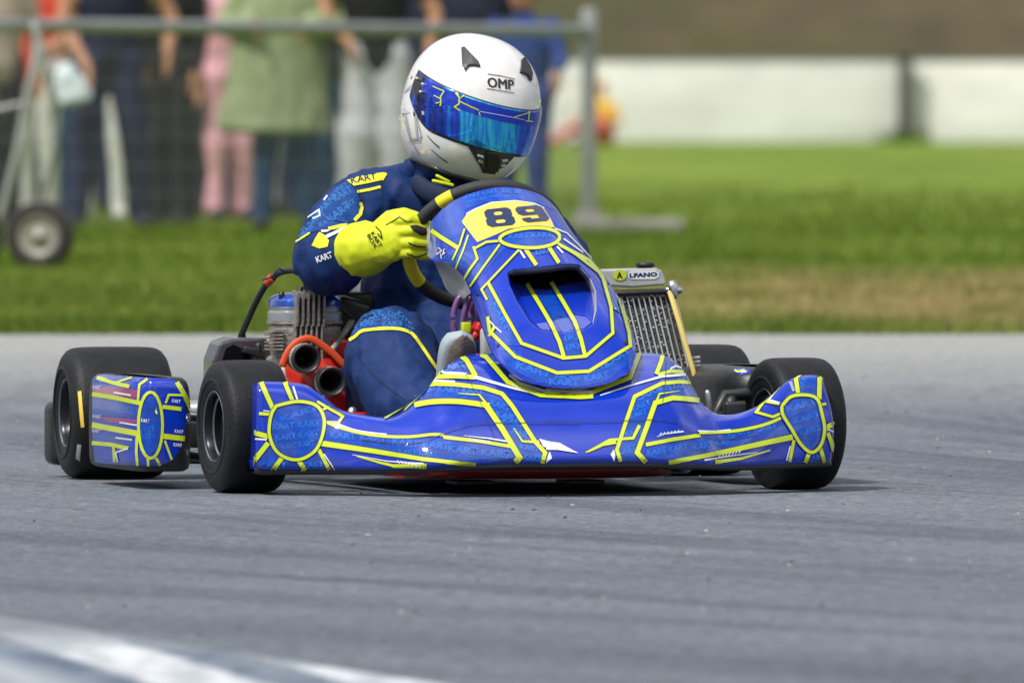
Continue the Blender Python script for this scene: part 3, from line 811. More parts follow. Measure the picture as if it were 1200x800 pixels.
Yp(((684, 366), (700, 322), (790, 325)), 13); Yp(((742, 258), (780, 320), (820, 420)), 26); Yp(((330, 234), (420, 262), (500, 280)), 22); Yp(((420, 262), (520, 232)), 12)
S.line(z4((440, 670), (430, 622), (495, 600)), 2.2, WHT, 3); S.line(z4((430, 545), (515, 556)), 2.2, WHT, 3); S.line(z4((420, 310), (510, 325)), 2.4, WHT, 3); S.line(z4((450, 465), (540, 480)), 2.2, WHT, 3)
for q, r_ in ((310, 290), (310, 440), (308, 515), (716, 360), (730, 518), (724, 588), (560, 462)):
    S.text('KART', *z4((q, r_), (q + 42, r_ + 6)), 4, WHT, 3, 0.01)
S.text('KART', *z4((570, 560), (640, 540)), 14, LBL, 2, 0.01)
pm.merge(S.out)
obj('side_pod', pm, LIV, kart, weld=False)
pm = pod(0.475, 0.722, 0.26, 0.76, 0.045, 0.232)
S = Stick(pm); z7 = Zf(4.445, 820, 400)
S.fill(z7((175, 160), (200, 140), (262, 148), (262, 168), (215, 176)), BLUE, 1, 4)
S.line(z7((182, 150), (200, 160), (235, 150)), 2.4, YEL, 2, step=1.5); S.line(z7((215, 162), (245, 158)), 1.6, WHT, 2, step=1.5)
pm.merge(S.out)
obj('side_pod', pm, LIV, kart, weld=False)

# ------------------------------------------------------------------ chassis
ch = MB()
for s in (-1, 1):
    ch.tube([(s * .30, -.12, .05), (s * .30, .3, .045), (s * .33, .75, .045), (s * .33, 1.12, .06)], 0.015, 12, 0)
    ch.tube([(s * .34, .12, .05), (s * .56, .24, .06), (s * .585, .5, .065), (s * .56, .84, .06), (s * .34, .9, .05)], 0.010, 10, 0)
    ch.tube([(s * .34, .20, .12), (s * .54, .28, .135), (s * .56, .5, .135), (s * .54, .8, .135), (s * .34, .86, .12)], 0.010, 10, 0)
    ch.tube([(s * .30, -.05, .06), (s * .43, -.02, .10)], 0.014, 12, 0)
ch.tube([(-.30, .12, .05), (.30, .12, .05)], 0.014, 12, 0); ch.tube([(-.33, .62, .045), (.33, .62, .045)], 0.014, 12, 0)
ch.tube([(-.33, 1.12, .06), (-.2, 1.16, .06), (.2, 1.16, .06), (.33, 1.12, .06)], 0.014, 12, 0)
ch.tube([(-.24, -.10, .05), (-.24, -.26, .07), (.24, -.26, .07), (.24, -.10, .05)], 0.011, 12, 0)
obj('chassis_frame', ch, 'chrome', kart)
ax = MB(); ax.tube([(-.56, 1.04, RR), (.56, 1.04, RR)], 0.024, 20, 0); obj('rear_axle', ax, 'bare_aluminium', kart)
for s in (-1, 1):
    sp = MB(); sp.tube([(s * .42, -.01, .10), (s * .42, -.01, .17)], 0.014, 12, 0); sp.tube([(s * .42, -.01, FR), (s * .56, .0, FR)], 0.012, 12, 0)
    sp.tube([(s * .42, -.01, .15), (s * .405, .06, .14)], 0.009, 10, 0); sp.box((s * .425, -.02, .135), (.045, .03, .075), None, 0, .006)
    obj('spindle', sp, 'black_plastic', kart)
    tr = MB(); tr.tube([(s * .405, .06, .14), (s * .04, .06, .12)], 0.006, 10, 0); obj('tie_rod', tr, 'black_plastic', kart)
ty = MB()
prof = []
for k in range(25):
    a = -1 + 2 * k / 24
    prof.append((0.02 + 0.27 * a, -0.20 + 0.14 * abs(a) ** 3.0 + 0.02 * a))
ty.grid([[V((x, 0.62, .030)) for x, y in prof], [V((x, y + .04, .028)) for x, y in prof], [V((x, y, .030)) for x, y in prof], [V((x * 1.02, y - .012, .040)) for x, y in prof], [V((x * 1.02, y - .008, .052)) for x, y in prof]], 0)
tyo = obj('floor_tray', ty, 'tray_red', kart)
sk = MB()
for x in (-0.13, 0.09): sk.box((x, -0.12, .021), (.075, .10, .008), None, 0, .002)
obj_split('skid_block', sk, 'black_plastic', tyo)
rb = MB()
rb.tube([(-.64, 1.235, .085), (-.3, 1.26, .085), (.3, 1.26, .085), (.64, 1.235, .085)], [(.062, .03)] * 4, 16, 0, ref=(0, 0, 1))
for s in (-1, 1): rb.box((s * .665, 1.225, .088), (.075, .09, .128), None, 0, .018)
obj('rear_bumper', rb, 'black_plastic', kart)

# steering
SWC = K(568, 287, .40); SWR = 0.1525
_t = rad(40); E1 = V((1, 0, 0)); E2 = V((0, -math.sin(_t), math.cos(_t)))
def swp(t, r=SWR, off=0.0): return SWC + E1 * (r * math.cos(t)) + E2 * (r * math.sin(t)) + E1.cross(E2) * off
sw = MB(); NS = 120; n0 = 0
sw.tube([swp(2 * math.pi * k / NS) for k in range(NS)], 0.0135, 16, 0, ref=(0, 0.7, 0.7), closed=True)
for k in range(NS):
    d = 360.0 * k / NS
    if 121 <= d <= 134 or 188 <= d <= 217:
        for q in range(16): sw.m[k * 16 + q] = 1
swo = obj('steering_wheel', sw, ['wheel_grip', 'suit_yellow'], kart)
hb = MB()
for d in (0, 180, 270): hb.tube([SWC, swp(rad(d), 0.145)], [(.014, .004), (.010, .004)], 10, 0, ref=E1.cross(E2))
hb.tube([SWC - E1.cross(E2) * .02, SWC + E1.cross(E2) * .012], .032, 20, 0, cap='flat')
obj('spoke', hb, 'bare_aluminium', swo)
co = MB(); co.tube([SWC, (0.02, -0.02, .10)], 0.0105, 14, 0); obj('steering_column', co, 'bare_aluminium', kart)

# pedals, brake plumbing
for x in (-.14, .16):
    pdl = MB(); pdl.tube([(x, -.13, .07), (x, -.17, .22)], .006, 10, 0); pdl.tube([(x - .04, -.17, .22), (x + .04, -.17, .22)], .007, 10, 0)
    obj('pedal', pdl, 'bare_aluminium', kart)
for pts in ([(533, 395), (531, 372), (537, 351), (548, 344), (556, 352), (560, 380)], [(541, 398), (543, 370), (552, 348), (562, 352), (570, 378), (572, 402)], [(552, 398), (550, 372), (556, 350), (566, 345), (572, 360), (578, 388)]):
    h = MB(); h.tube([K(x, y, .10) for x, y in catmull(pts, 30)], .0062, 10, 0); obj('brake_hose', h, 'hose_purple', kart)
mc = MB(); mc.box(K(568, 388, .08), (.05, .05, .022), Matrix.Rotation(.5, 3, 'Y'), 0, .006); mc.tube([K(556, 394, .07), K(574, 380, .07)], .010, 12, 0)
mc.box(K(546, 384, .07), (.018, .02, .022), None, 1, .003)
obj('brake_cylinder', mc, ['intake_red', 'livery_yellow'], kart)
fb = MB(); fb.box(K(578, 402, .0), (.05, .03, .06), None, 0, .008); obj('column_support', fb, 'panel_back', kart)

# seat
se = MB(); rowsS = []
for v, (hw, y, z, dp) in enumerate([(.16, .60, .12, .02), (.175, .70, .05, .05), (.185, .82, .04, .09), (.19, .93, .10, .12), (.19, .99, .22, .13), (.185, 1.04, .36, .11), (.16, 1.07, .47, .05)]):
    row = []
    for k in range(17):
        a = -1 + 2 * k / 16
        row.append(V((hw * a + 0.0, y - dp * abs(a) ** 3 * (1.0 if v > 2 else .3), z + (.14 if v < 4 else .02) * abs(a) ** 4)))
    rowsS.append(row)
se.grid(rowsS, 0); so = obj('seat', se, 'seat_shell', kart)
md = so.modifiers.new('shell', 'SOLIDIFY'); md.thickness = .006
stay = MB(); stay.tube([K(404, 336, .86), K(412, 352, .84), K(420, 372, .80)], .010, 10, 0); stay.tube([K(404, 400, .80), K(420, 372, .80)], .008, 10, 0)
obj('seat_stay', stay, 'panel_back', kart)

# ------------------------------------------------------------------ engine
eng = empty('engine', K(357, 470, .72), 0, kart); E0 = eng.location.copy()
def sup(c, hx, hy, z, n=40, e=.45):
    return [V((c.x + hx * math.copysign(abs(math.cos(2 * math.pi * k / n)) ** e, math.cos(2 * math.pi * k / n)),
               c.y + hy * math.copysign(abs(math.sin(2 * math.pi * k / n)) ** e, math.sin(2 * math.pi * k / n)), z)) for k in range(n)]
def eobj(name, mb, m, par=None, shp=0):
    mb.v = [p - E0 for p in mb.v]
    if shp == 'split':
        return obj_split(name, mb, m, par or eng)
    o = obj(name, mb, m, par or eng)
    if shp: sharp(o, shp)
    return o
cc = K(357, 400, .72)
zz = lambda py, y=.72: K(357, py, y).z
cy = MB()
cy.grid([sup(cc, a, a * .95, zz(p), e=.5) for p, a in ((440, .050), (424, .052), (422, .064), (395, .066), (390, .068), (384, .068), (381, .064), (378, .062), (376, .002))], 0, wrap_u=True)
for k in range(6):                 # finned exhaust flange
    p = K(321, 388 + 4.2 * k, .68); cy.box(p, (.028, .05, .0035), None, 0)
for k in range(6):
    p = K(345 + 6.2 * k, 402, .648); cy.box(p, (.0035, .022, .075), None, 0)
eobj('cylinder', cy, 'cast_alloy', None, 38)
hd = MB()
hd.grid([sup(cc, a, a * .95, zz(p), e=.55) for p, a in ((377, .070), (366, .0705), (364, .066), (361, .066), (359, .070), (352, .069), (346, .060), (343, .045), (342, .002))], 0, wrap_u=True)
for k_ in range(4 * 40): hd.m[k_] = 1
ho = eobj('cylinder_head', hd, ['head_blue', 'bare_aluminium'], None, 38)
hf = MB()
for k in range(6): hf.box(K(346 + 6.2 * k, 361, .655), (.0042, .05, .066), Matrix.Rotation(.12, 3, 'X'), 0)
hf.grid([sup(cc, .0725, .069, zz(379), e=.55), sup(cc, .0725, .069, zz(375.5), e=.55)], 0, wrap_u=True)
eobj('cooling_fins', hf, 'cast_alloy', ho)
bl = MB()
for x, y in ((330, 346), (338, 352), (372, 346), (384, 352), (352, 340)): bl.tube([K(x, y + 5, .68), K(x, y - 4, .68)], .006, 8, 0, cap='flat')
eobj('head_bolt', bl, 'black_plastic', ho, 'split')
plug = MB(); plug.tube([K(362, 345, .72), K(362, 318, .72)], [.010, .014], 12, 0); plug.tube([K(370, 318, .72), K(348, 317, .71)], .010, 12, 0)
eobj('spark_plug_cap', plug, 'cable_black')
lead = MB(); lp_ = [(352, 317), (338, 317), (325, 321), (313, 332), (301, 352), (290, 376), (281, 398), (277, 420)]
lead.tube([K(x, y, .70 + .03 * i) for i, (x, y) in enumerate(catmull(lp_, 40)[::5])] , .0066, 10, 0)
ct = catmull([(*K(x, y, .70 + .03 * i),) for i, (x, y) in enumerate(lp_)], 50)
lead = MB(); lead.tube(ct, .0066, 10, 0); lo = eobj('ignition_lead', lead, 'cable_black')
tp = MB(); tp.tube(ct[17:22], .0088, 12, 0, cap='flat'); eobj('red_tape', tp, 'strap_orange', lo)
l2 = MB(); l2.tube(catmull([(*K(x, y, .88),) for x, y in ((284, 382), (287, 396), (295, 407), (303, 415))], 20), .0035, 8, 0)
l2.tube(catmull([(*K(x, y, .70),) for x, y in ((332, 318), (326, 315), (318, 324), (308, 328))], 16), .002, 6, 0); eobj('thin_wire', l2, 'cable_black', None, 'split')
cr = MB(); cr.box(K(352, 452, .74), (.12, .16, .10), None, 0, .02); cr.box(K(330, 440, .72), (.05, .10, .08), None, 0, .012); eobj('crankcase', cr, 'cast_alloy')
cb = MB(); cb.box(K(405, 378, .80), (.075, .08, .10), Matrix.Rotation(.3, 3, 'Y'), 0, .014); cb.box(K(418, 356, .84), (.10, .06, .05), None, 0, .012)
cb.tube([K(388, 412, .64), K(412, 378, .70)], .007, 10, 1); cb.tube([K(382, 348, .70), K(412, 372, .70)], .003, 8, 0); cb.tube([K(392, 345, .7), K(410, 372, .7)], .003, 8, 0)
eobj('carburettor', cb, ['black_plastic', 'cast_alloy'])
ab = MB()
ab.tube([K(356, 428, .69), K(374, 455, .68), K(392, 478, .66)], [(.058, .055), (.070, .06), (.055, .055)], 24, 0, ref=(0, 1, 0))
ab.box(K(396, 408, .68), (.04, .05, .04), None, 0, .01); ab.box(K(370, 470, .66), (.10, .08, .06), None, 0, .02)
abo = eobj('air_intake_box', ab, 'intake_red')
for x, y, yy in ((357.5, 420, .55), (387, 447, .535)):
    T_ = MB(); Mx = Matrix.Translation(K(x, y, yy)) @ Matrix.Rotation(rad(-90), 4, 'Z')
    T_.lathe([(-.06, .026), (-.01, .0272), (.012, .029), (.018, .0285), (.018, .0255), (.008, .021), (-.01, .016), (-.035, .0145), (-.035, .0005)], Mx, 32, mis=[0, 0, 0, 0, 0, 0, 0, 1])
    T_.lathe([(-.012, .0275), (-.012, .0305), (-.006, .0305), (-.006, .0275)], Mx, 32, mi=2)
    eobj('intake_trumpet', T_, ['cable_black', 'opening_black', 'cast_alloy'], abo)
sr = MB(); sr.tube(catmull([(*K(x, y, .585),) for x, y in ((331, 428), (338, 412), (350, 400), (364, 397), (378, 405), (392, 416), (402, 426), (411, 430))], 40), [(.0075, .003)] * 40, 10, 0, ref=(0, 0, 1))
eobj('rubber_strap', sr, 'strap_orange', abo)
lv = MB(); lv.tube([K(387, 478, .50), K(387, 490, .50)], .009, 10, 0); lv.tube([K(413, 482, .47), K(413, 492, .47)], .010, 10, 0); eobj('fuel_valve', lv, 'bare_aluminium', None, 'split')
fp = MB(); fp.box(K(415, 488, .46), (.05, .04, .018), None, 0, .006); eobj('fuel_pump', fp, 'intake_red')
# chain guard
cg = MB()
gp = [(237, 468), (238, 420), (246, 399), (262, 394), (300, 393), (322, 428), (322, 470)]
f0 = [K(x, y, .92) for x, y in gp]; f1 = [K(x, y, .80) + V((.02, 0, -.004)) for x, y in gp]
cg.grid([f0 + f0[:1], f1 + f1[:1]], 1, False); cg.add(f1, [tuple(range(len(f1)))], 0, False); cg.add(f0, [tuple(range(len(f0)))[::-1]], 0, False)
ip = [(246, 462), (247, 424), (253, 406), (262, 401), (282, 412), (286, 462)]
cg.add([K(x, y, .80) + V((.02, -.003, -.004)) for x, y in ip], [tuple(range(6))], 2, False)
cgo = obj('chain_guard', cg, ['guard_plastic', 'guard_top', 'opening_black'], kart)
b2 = cgo.modifiers.new('round', 'BEVEL'); b2.width = .006; b2.segments = 2; b2.limit_method = 'ANGLE'
bk = MB(); bk.box(K(297, 412, .78), (.045, .03, .014), Matrix.Rotation(.2, 3, 'Y'), 0, .003); bk.tube([K(303, 405, .77), K(303, 416, .77)], .007, 8, 0); obj('guard_bracket', bk, 'black_plastic', cgo)

# ------------------------------------------------------------------ radiator
ra = empty('radiator', K(760, 440, .62), 0, kart); R0 = ra.location.copy()
def robj(name, mb, m, par=None):
    mb.v = [p - R0 for p in mb.v]; return obj(name, mb, m, par or ra)
O = K(700, 341, .64); UU = K(790, 338, .64) - O; DD = K(722, 432, .60) - O
def rf(u, v, w): return O + UU * u + DD * v + V((0, -w, 0.0))
core = MB()
core.prism([(0, 0), (1, 0), (1, 1), (0, 1)], -.035, 0, rf, 0)
NB = 14
for k in range(NB + 1):
    u = k / NB
    core.prism([(max(0, u - .010), 0), (min(1, u + .010), 0), (min(1, u + .010), 1), (max(0, u - .010), 1)], .0004, .004, rf, 1)
for k in range(260):                # bent fin clumps and grit between the tubes
    u = (random.randrange(NB) + .5) / NB + random.uniform(-.015, .015); v = random.random(); w = random.uniform(.006, .016); hh = random.uniform(.004, .018)
    core.prism([(u - w, v), (u + w, v + random.uniform(-.01, .01)), (u + w, v + hh), (u - w, v + hh)], .0004, .0022, rf, 1 if random.random() < .5 else 0)
robj('core', core, ['radiator_fin', 'bare_aluminium'])
tk = MB()
def tf(x, y, h): return V((0, -h, 0)) + K(x, y, .645)
tk.prism([(690, 334), (690, 320), (696, 316), (768, 314), (774, 317), (777, 323), (779, 331), (777, 334), (740, 337)], -.05, .012, tf, 0)
tkb = MB(); tkb.merge(tk)
Sx = Stick(tk)
z9 = Zf(5.715, 700, 290)
Sx.fill(z9((205, 200), (205, 165), (240, 150), (380, 150), (412, 168), (412, 196), (385, 212), (225, 214)), 2, 1, 5)
Sx.text('LFANO', *z9((215, 203), (402, 193)), 30 / 5.715, 1, 2, 0.05)
Sx.fill([(726.0 + 8.2 * math.cos(t * math.pi / 10), 322.3 + 6.4 * math.sin(t * math.pi / 10)) for t in range(20)], 3, 2, 4)
Sx.text('A', (722.5, 326.5), (729.5, 326.2), 7.5, 4, 3, 0.04)
tkb.merge(Sx.out)
to = robj('header_tank', tkb, ['panel_back', 'number_navy', 'livery_white', 'livery_yellow', 'glove_black'])
b3 = to.modifiers.new('round', 'BEVEL'); b3.width = .004; b3.segments = 2; b3.limit_method = 'ANGLE'; b3.angle_limit = rad(60)
cp = MB(); cp.tube([K(756, 316, .67), K(756, 312, .67)], [.015, .016], 16, 0, cap='flat'); cp.tube([K(756, 312, .67), K(756, 307.5, .67)], [.020, .018], 16, 0, cap='flat'); robj('filler_cap', cp, 'cable_black', to)
bar = MB(); bar.tube([K(722, 344, .625), K(790, 341, .625)], .006, 10, 0); bar.tube([K(783, 340, .62), K(796, 340, .62)], .008, 12, 1); bar.tube([K(788, 335, .62), K(788, 346, .62)], .012, 12, 1)
robj('top_rod', bar, ['cable_black', 'chrome'])
sy = MB(); sy.tube([K(785, 342, .612), K(798, 385, .59), K(814, 440, .55)], [(.0055, .003)] * 3, 10, 0, ref=(1, 0, 0)); sy.tube([K(788, 342, .618), K(800, 385, .6), K(812, 438, .56)], [(.003, .003)] * 3, 8, 0)
robj('rubber_strap', sy, 'strap_yellow')
vent = MB()
for k in range(3): vent.box(K(814, 419 + 5 * k, .60), (.022, .01, .005), Matrix.Rotation(-.1, 3, 'Y'), 0, .001)
robj('bracket_fin', vent, 'panel_back')
dl = MB(); dl.tube([K(829, 460, .1), K(833, 485, .1)], .006, 8, 0); obj('bleed_valve', dl, 'bare_aluminium', kart)
am = MB(); am.tube([K(838, 488, .05), K(850, 463, .06), K(880, 462, .06)], .012, 10, 0); obj('steering_arm', am, 'black_plastic', kart)

# ================================================================== DRIVER
SEAT = V((0.0, 0.80, 0.05))
driver = empty('person', KM @ SEAT, PSI)
tag(driver, 'kart driver in white full-face helmet, blue racing suit and yellow gloves', 'driver')
def dobj(name, mb, m, par=None, weld=True):
    mb.v = [p - SEAT for p in mb.v]
    return obj(name, mb, m, par or driver, weld=weld)

def wrinkle(mb, amp, sc, sx=(1, 1, 1)):
    nr = [V((0, 0, 0)) for _ in mb.v]
    for f in mb.f:
        a, b, c = mb.v[f[0]], mb.v[f[1]], mb.v[f[2]]
        n = (b - a).cross(c - a)
        for i in f: nr[i] += n
    for i, n in enumerate(nr):
        if n.length > 0:
            p = mb.v[i]; q = V((p.x * sx[0], p.y * sx[1], p.z * sx[2])) * sc
            q2 = q + noise.noise_vector(q * .6) * .9
            w = 1 - abs(noise.noise(q2)) * 2.2                # ridged: folds of cloth
            w2 = noise.noise(q2 * 2.3 + V((7, 3, 1)))
            mb.v[i] = p + n.normalized() * (amp * (w * .7 + w2 * .4))

Kp = K
seg = []
# torso, leaning into the left-hand turn
seg.append(([V((0.0, .86, .13)), V((.015, .87, .24)), V((.045, .86, .36)), V((.075, .82, .47)), V((.085, .79, .535))],
            [(.175, .12), (.165, .115), (.175, .12), (.170, .105), (.10, .075)], 0, (1, 0, 0)))
# collar and neck
seg.append(([V((.085, .79, .53)), Kp(522, 205, .745)], [.072, .066], 0))
# shoulders
RS = Kp(436, 246, .80); LS = V((.215, .77, .47))
seg.append(([Kp(500, 240, .80), RS], [.085, .078], 0)); seg.append(([V((.10, .79, .50)), LS], [.085, .075], 0))
# right arm (picture left)
RE = Kp(386, 303, .63); RW = Kp(425, 293, .47)
seg.append(([RS, Kp(404, 272, .72), RE], [.080, .078, .072], 0))
seg.append(([RE, Kp(402, 300, .55), RW], [.072, .057, .034], 0))
# left arm, mostly behind the number panel
LE = Kp(672, 338, .62); LW = Kp(650, 300, .50)
seg.append(([LS, (LS + LE) / 2 + V((.01, 0, 0)), LE], [.072, .064, .052], 0)); seg.append(([LE, (LE + LW) / 2, LW], [.052, .048, .042], 0))
# right leg
RK = Kp(459, 412, .30)
seg.append(([V((-.09, .78, .14)), V((-.13, .55, .22)), RK], [.115, .10, .082], 0))
seg.append(([RK + V((0, -.01, 0)), Kp(468, 440, .20), Kp(485, 480, .09), Kp(512, 500, -.02)], [.088, .086, .074, .052], 0))
# left leg
LK = Kp(640, 412, .30)
seg.append(([V((.10, .78, .14)), V((.11, .55, .23)), LK], [.115, .10, .080], 0)); seg.append(([LK, Kp(650, 460, .14), V((.15, -.04, .09))], [.082, .07, .05], 0))
# lap and belly folds
seg.append(([V((-.02, .70, .17)), V((.03, .80, .25))], [.12, .13], 0))
body = blob(seg, .0062, 9)
wrinkle(body, .0085, 8.5)
wrinkle(body, .0060, 17, (1.3, 1, .6))
hd_ = MB(); hd_.tube([Kp(535, 190, .74), Kp(548, 150, .73), Kp(550, 110, .73)], [.055, .075, .078], 20, 1)
S = Stick(body, 0.0015, .035)
q2 = Zf(4.704, 330, 180)
SB = ['suit_blue', 'skin', 'suit_yellow', 'suit_print', 'suit_white', 'suit_seam', 'glove_black', 'suit_mid']
def L_(f, p, w, mi, lay=1, **k): S.line(f(*p), w, mi, lay, **k)
S.fill(q2((360, 152), (420, 132), (520, 114), (560, 108), (578, 112), (545, 150), (470, 168), (398, 182)), 2, 1, 5)
S.text('KART', *q2((385, 172), (525, 142)), 7.0, 0, 2, .02)
L_(q2, [(415, 214), (480, 203), (548, 186)], 3.6, 2); L_(q2, [(578, 112), (552, 150)], 2.6, 2)
L_(q2, [(432, 272), (440, 300), (432, 335), (400, 372), (375, 398), (330, 402), (262, 418)], 4.8, 2)
L_(q2, [(405, 398), (330, 425), (250, 462)], 4.2, 4, 2); L_(q2, [(222, 432), (262, 428)], 3, 4, 2); L_(q2, [(268, 436), (282, 424)], 2.2, 0, 3)
S.fill(q2((170, 508), (190, 468), (210, 436), (240, 452), (263, 482), (256, 515), (210, 524)), 2, 1, 5)
L_(q2, [(68, 498), (110, 470), (158, 440)], 2.4, 2); L_(q2, [(72, 490), (100, 478)], 2, 4, 2)
S.fill(q2((100, 470), (160, 438), (262, 415), (330, 400), (375, 395), (400, 368), (430, 330), (438, 285), (410, 215), (370, 160), (300, 190), (240, 240), (180, 320), (130, 400)), 7, 0, 4)
S.text('KART', *q2((200, 602), (288, 570)), 7.2, 4, 1, .03)
for p0, p1, h, n in (((120, 455), (205, 395), 26, 'KART'), ((150, 405), (250, 340), 36, 'KART'), ((215, 410), (300, 370), 26, 'KART'), ((205, 345), (290, 270), 30, 'KART'), ((270, 390), (385, 300), 46, 'KART'),
                     ((250, 300), (330, 215), 30, 'KART'), ((330, 340), (410, 270), 26, 'KART'), ((300, 270), (395, 215), 40, 'KART'), ((290, 225), (370, 185), 26, 'KART'), ((105, 470), (150, 425), 30, 'KART')):
    S.text(n, *q2(p0, p1), h / 4.7, 3, 1, .03, maxlen=5)
L_(q2, [(150, 352), (210, 315), (215, 345), (175, 362)], 2.0, 4, 2); L_(q2, [(235, 262), (255, 235)], 2, 4, 2)
L_(q2, [(418, 190), (450, 300), (460, 385)], 1.0, 5); L_(q2, [(545, 160), (550, 260), (525, 370)], 1.0, 5); 
q8 = Zf(4.445, 400, 320)
S.fill(q8((42, 352), (75, 332), (110, 304), (190, 294), (270, 292), (325, 300), (365, 318), (350, 280), (310, 225), (250, 185), (190, 170), (130, 185), (85, 225), (55, 280), (38, 330)), 7, 0, 4)
L_(q8, [(42, 352), (75, 332), (110, 304), (190, 294), (270, 292), (325, 300), (370, 322), (405, 368), (440, 418), (480, 478), (505, 515)], 4.2, 2, smooth=True)
L_(q8, [(28, 340), (18, 395), (10, 450)], 2.6, 2); L_(q8, [(42, 372), (90, 440), (160, 520), (240, 592), (335, 660)], 1.2, 5); 
for p0, p1, h, n in (((45, 300), (95, 235), 34, 'KART'), ((60, 322), (110, 285), 22, 'KART'), ((105, 285), (205, 268), 26, 'KART'), ((215, 284), (320, 278), 26, 'KART'), ((95, 255), (155, 210), 26, 'KART'), ((125, 268), (215, 225), 36, 'KART'),
                     ((190, 210), (235, 265), 26, 'KART'), ((235, 222), (300, 250), 28, 'KART'), ((285, 215), (345, 285), 26, 'KART'), ((300, 262), (365, 312), 22, 'KART')):
    S.text(n, *q8(p0, p1), h / 4.445, 3, 1, .03, maxlen=5)
full = MB(); full.merge(body); full.merge(hd_); full.merge(S.out)
bd = dobj('racing_suit_body', full, SB, weld=False)

# neck brace and collar
nb = MB(); nb.tube([Kp(488, 214, .71), Kp(500, 224, .68), Kp(520, 232, .65), Kp(545, 236, .64), Kp(580, 230, .66)], [(.019, .011), (.021, .012), (.022, .014), (.02, .014), (.02, .014)], 14, 0, ref=(0, 0, 1))
dobj('neck_brace', nb, 'suit_seam')
cl = MB(); cl.tube([Kp(474, 212, .76), Kp(482, 196, .755), Kp(500, 190, .74), Kp(530, 200, .70)], [(.020, .012)] * 4, 12, 0, ref=(0, 0, 1)); dobj('collar', cl, 'suit_blue')
lb = MB(); lb.tube([Kp(508, 212, .60), Kp(530, 217, .60)], .0035, 8, 0); lb.tube([Kp(512, 206, .60), Kp(526, 213, .60)], .003, 8, 0); dobj('visor_lanyard', lb, 'glove_yellow')

# ------------------------------------------------------------------ gloves
def glove(wr, knuck, mid, tip, thumb, cuff, back=V((-.3, -.8, .3))):
    sg = []
    kc = sum(knuck, V()) / 4
    sg.append(([wr, wr.lerp(kc, .55), kc + (wr - kc) * .1], [(.034, .028), (.045, .030), (.046, .026)], 0, knuck[0] - knuck[3]))
    for i in range(4):
        r = (.0118, .0122, .0118, .0108)[i]
        sg.append(([wr.lerp(knuck[i], .65), knuck[i], mid[i][0], mid[i][1], tip[i]], [r * 1.15, r * 1.12, r * 1.02, r, r * .9], 0))
    sg.append((thumb, [.021, .018, .0155, .0135], 0))
    b = blob(sg, .0028, 3)
    wrinkle(b, .0005, 45)
    cf = blob([(cuff, [.052, .056, .055, .051], 0)], .005, 5)
    wrinkle(cf, .003, 20, (1, 1, .6))
    b.merge(cf)
    return b
kn = [Kp(463, 259, .372), Kp(465, 272, .366), Kp(466, 285, .366), Kp(463, 297, .372)]
md_ = [(Kp(480, 257, .352), Kp(496, 262, .360)), (Kp(483, 270, .348), Kp(500, 273, .356)), (Kp(483, 284, .348), Kp(501, 286, .357)), (Kp(480, 296, .354), Kp(498, 299, .362))]
tp_ = [Kp(503, 266, .395), Kp(505, 276, .392), Kp(505, 288, .394), Kp(502, 300, .398)]
th = [Kp(445, 270, .42), Kp(458, 256, .41), Kp(474, 252, .40), Kp(488, 256, .395)]
gl = glove(Kp(432, 291, .45), kn, md_, tp_, th, [Kp(421, 292, .515), Kp(424, 292, .49), Kp(429, 291, .465), Kp(436, 290, .45)])
S = Stick(gl, .0008)
S.line(q2((575, 395), (610, 375), (650, 350), (690, 375), (720, 372)), 1.1, 1, 1, step=2)
S.line(q2((700, 490), (740, 510), (790, 515)), 1.6, 1, 1, step=2); S.line(q2((690, 548), (740, 572), (800, 550)), 1.5, 1, 1, step=2); S.line(q2((640, 600), (720, 606)), 1.2, 1, 1, step=2)
S.fill(q2((705, 398), (740, 394), (798, 412), (800, 448), (770, 452), (725, 425)), 1, 1, 4)
S.line(q2((520, 402), (548, 430), (556, 470), (530, 440)), 1.5, 1, 1, step=2)
for k, wd in enumerate(('BOX', 'KART')):
    S.text(wd, *q2((470 + 22 * k, 452 - 12 * k), (515 + 26 * k, 525 - 8 * k)), 4.4, 1, 1, .02, maxlen=4)
gl.merge(S.out); dobj('glove', gl, ['glove_yellow', 'glove_black'], weld=False)
kn = [Kp(650, 266, .40), Kp(653, 278, .40), Kp(653, 290, .41), Kp(650, 301, .42)]
md_ = [(Kp(642, 258, .365), Kp(631, 262, .355)), (Kp(644, 272, .37), Kp(632, 275, .36)), (Kp(644, 285, .38), Kp(632, 288, .37)), (Kp(641, 297, .40), Kp(630, 300, .385))]
tp_ = [Kp(623, 268, .385), Kp(624, 280, .39), Kp(624, 292, .40), Kp(623, 303, .415)]
th = [Kp(646, 284, .47), Kp(640, 266, .45), Kp(632, 254, .425), Kp(626, 250, .41)]
gl = glove(Kp(646, 296, .485), kn, md_, tp_, th, [Kp(642, 300, .56), Kp(643, 299, .535), Kp(644, 298, .51), Kp(645, 297, .49)])
dobj('glove', gl, ['glove_yellow', 'glove_black'])

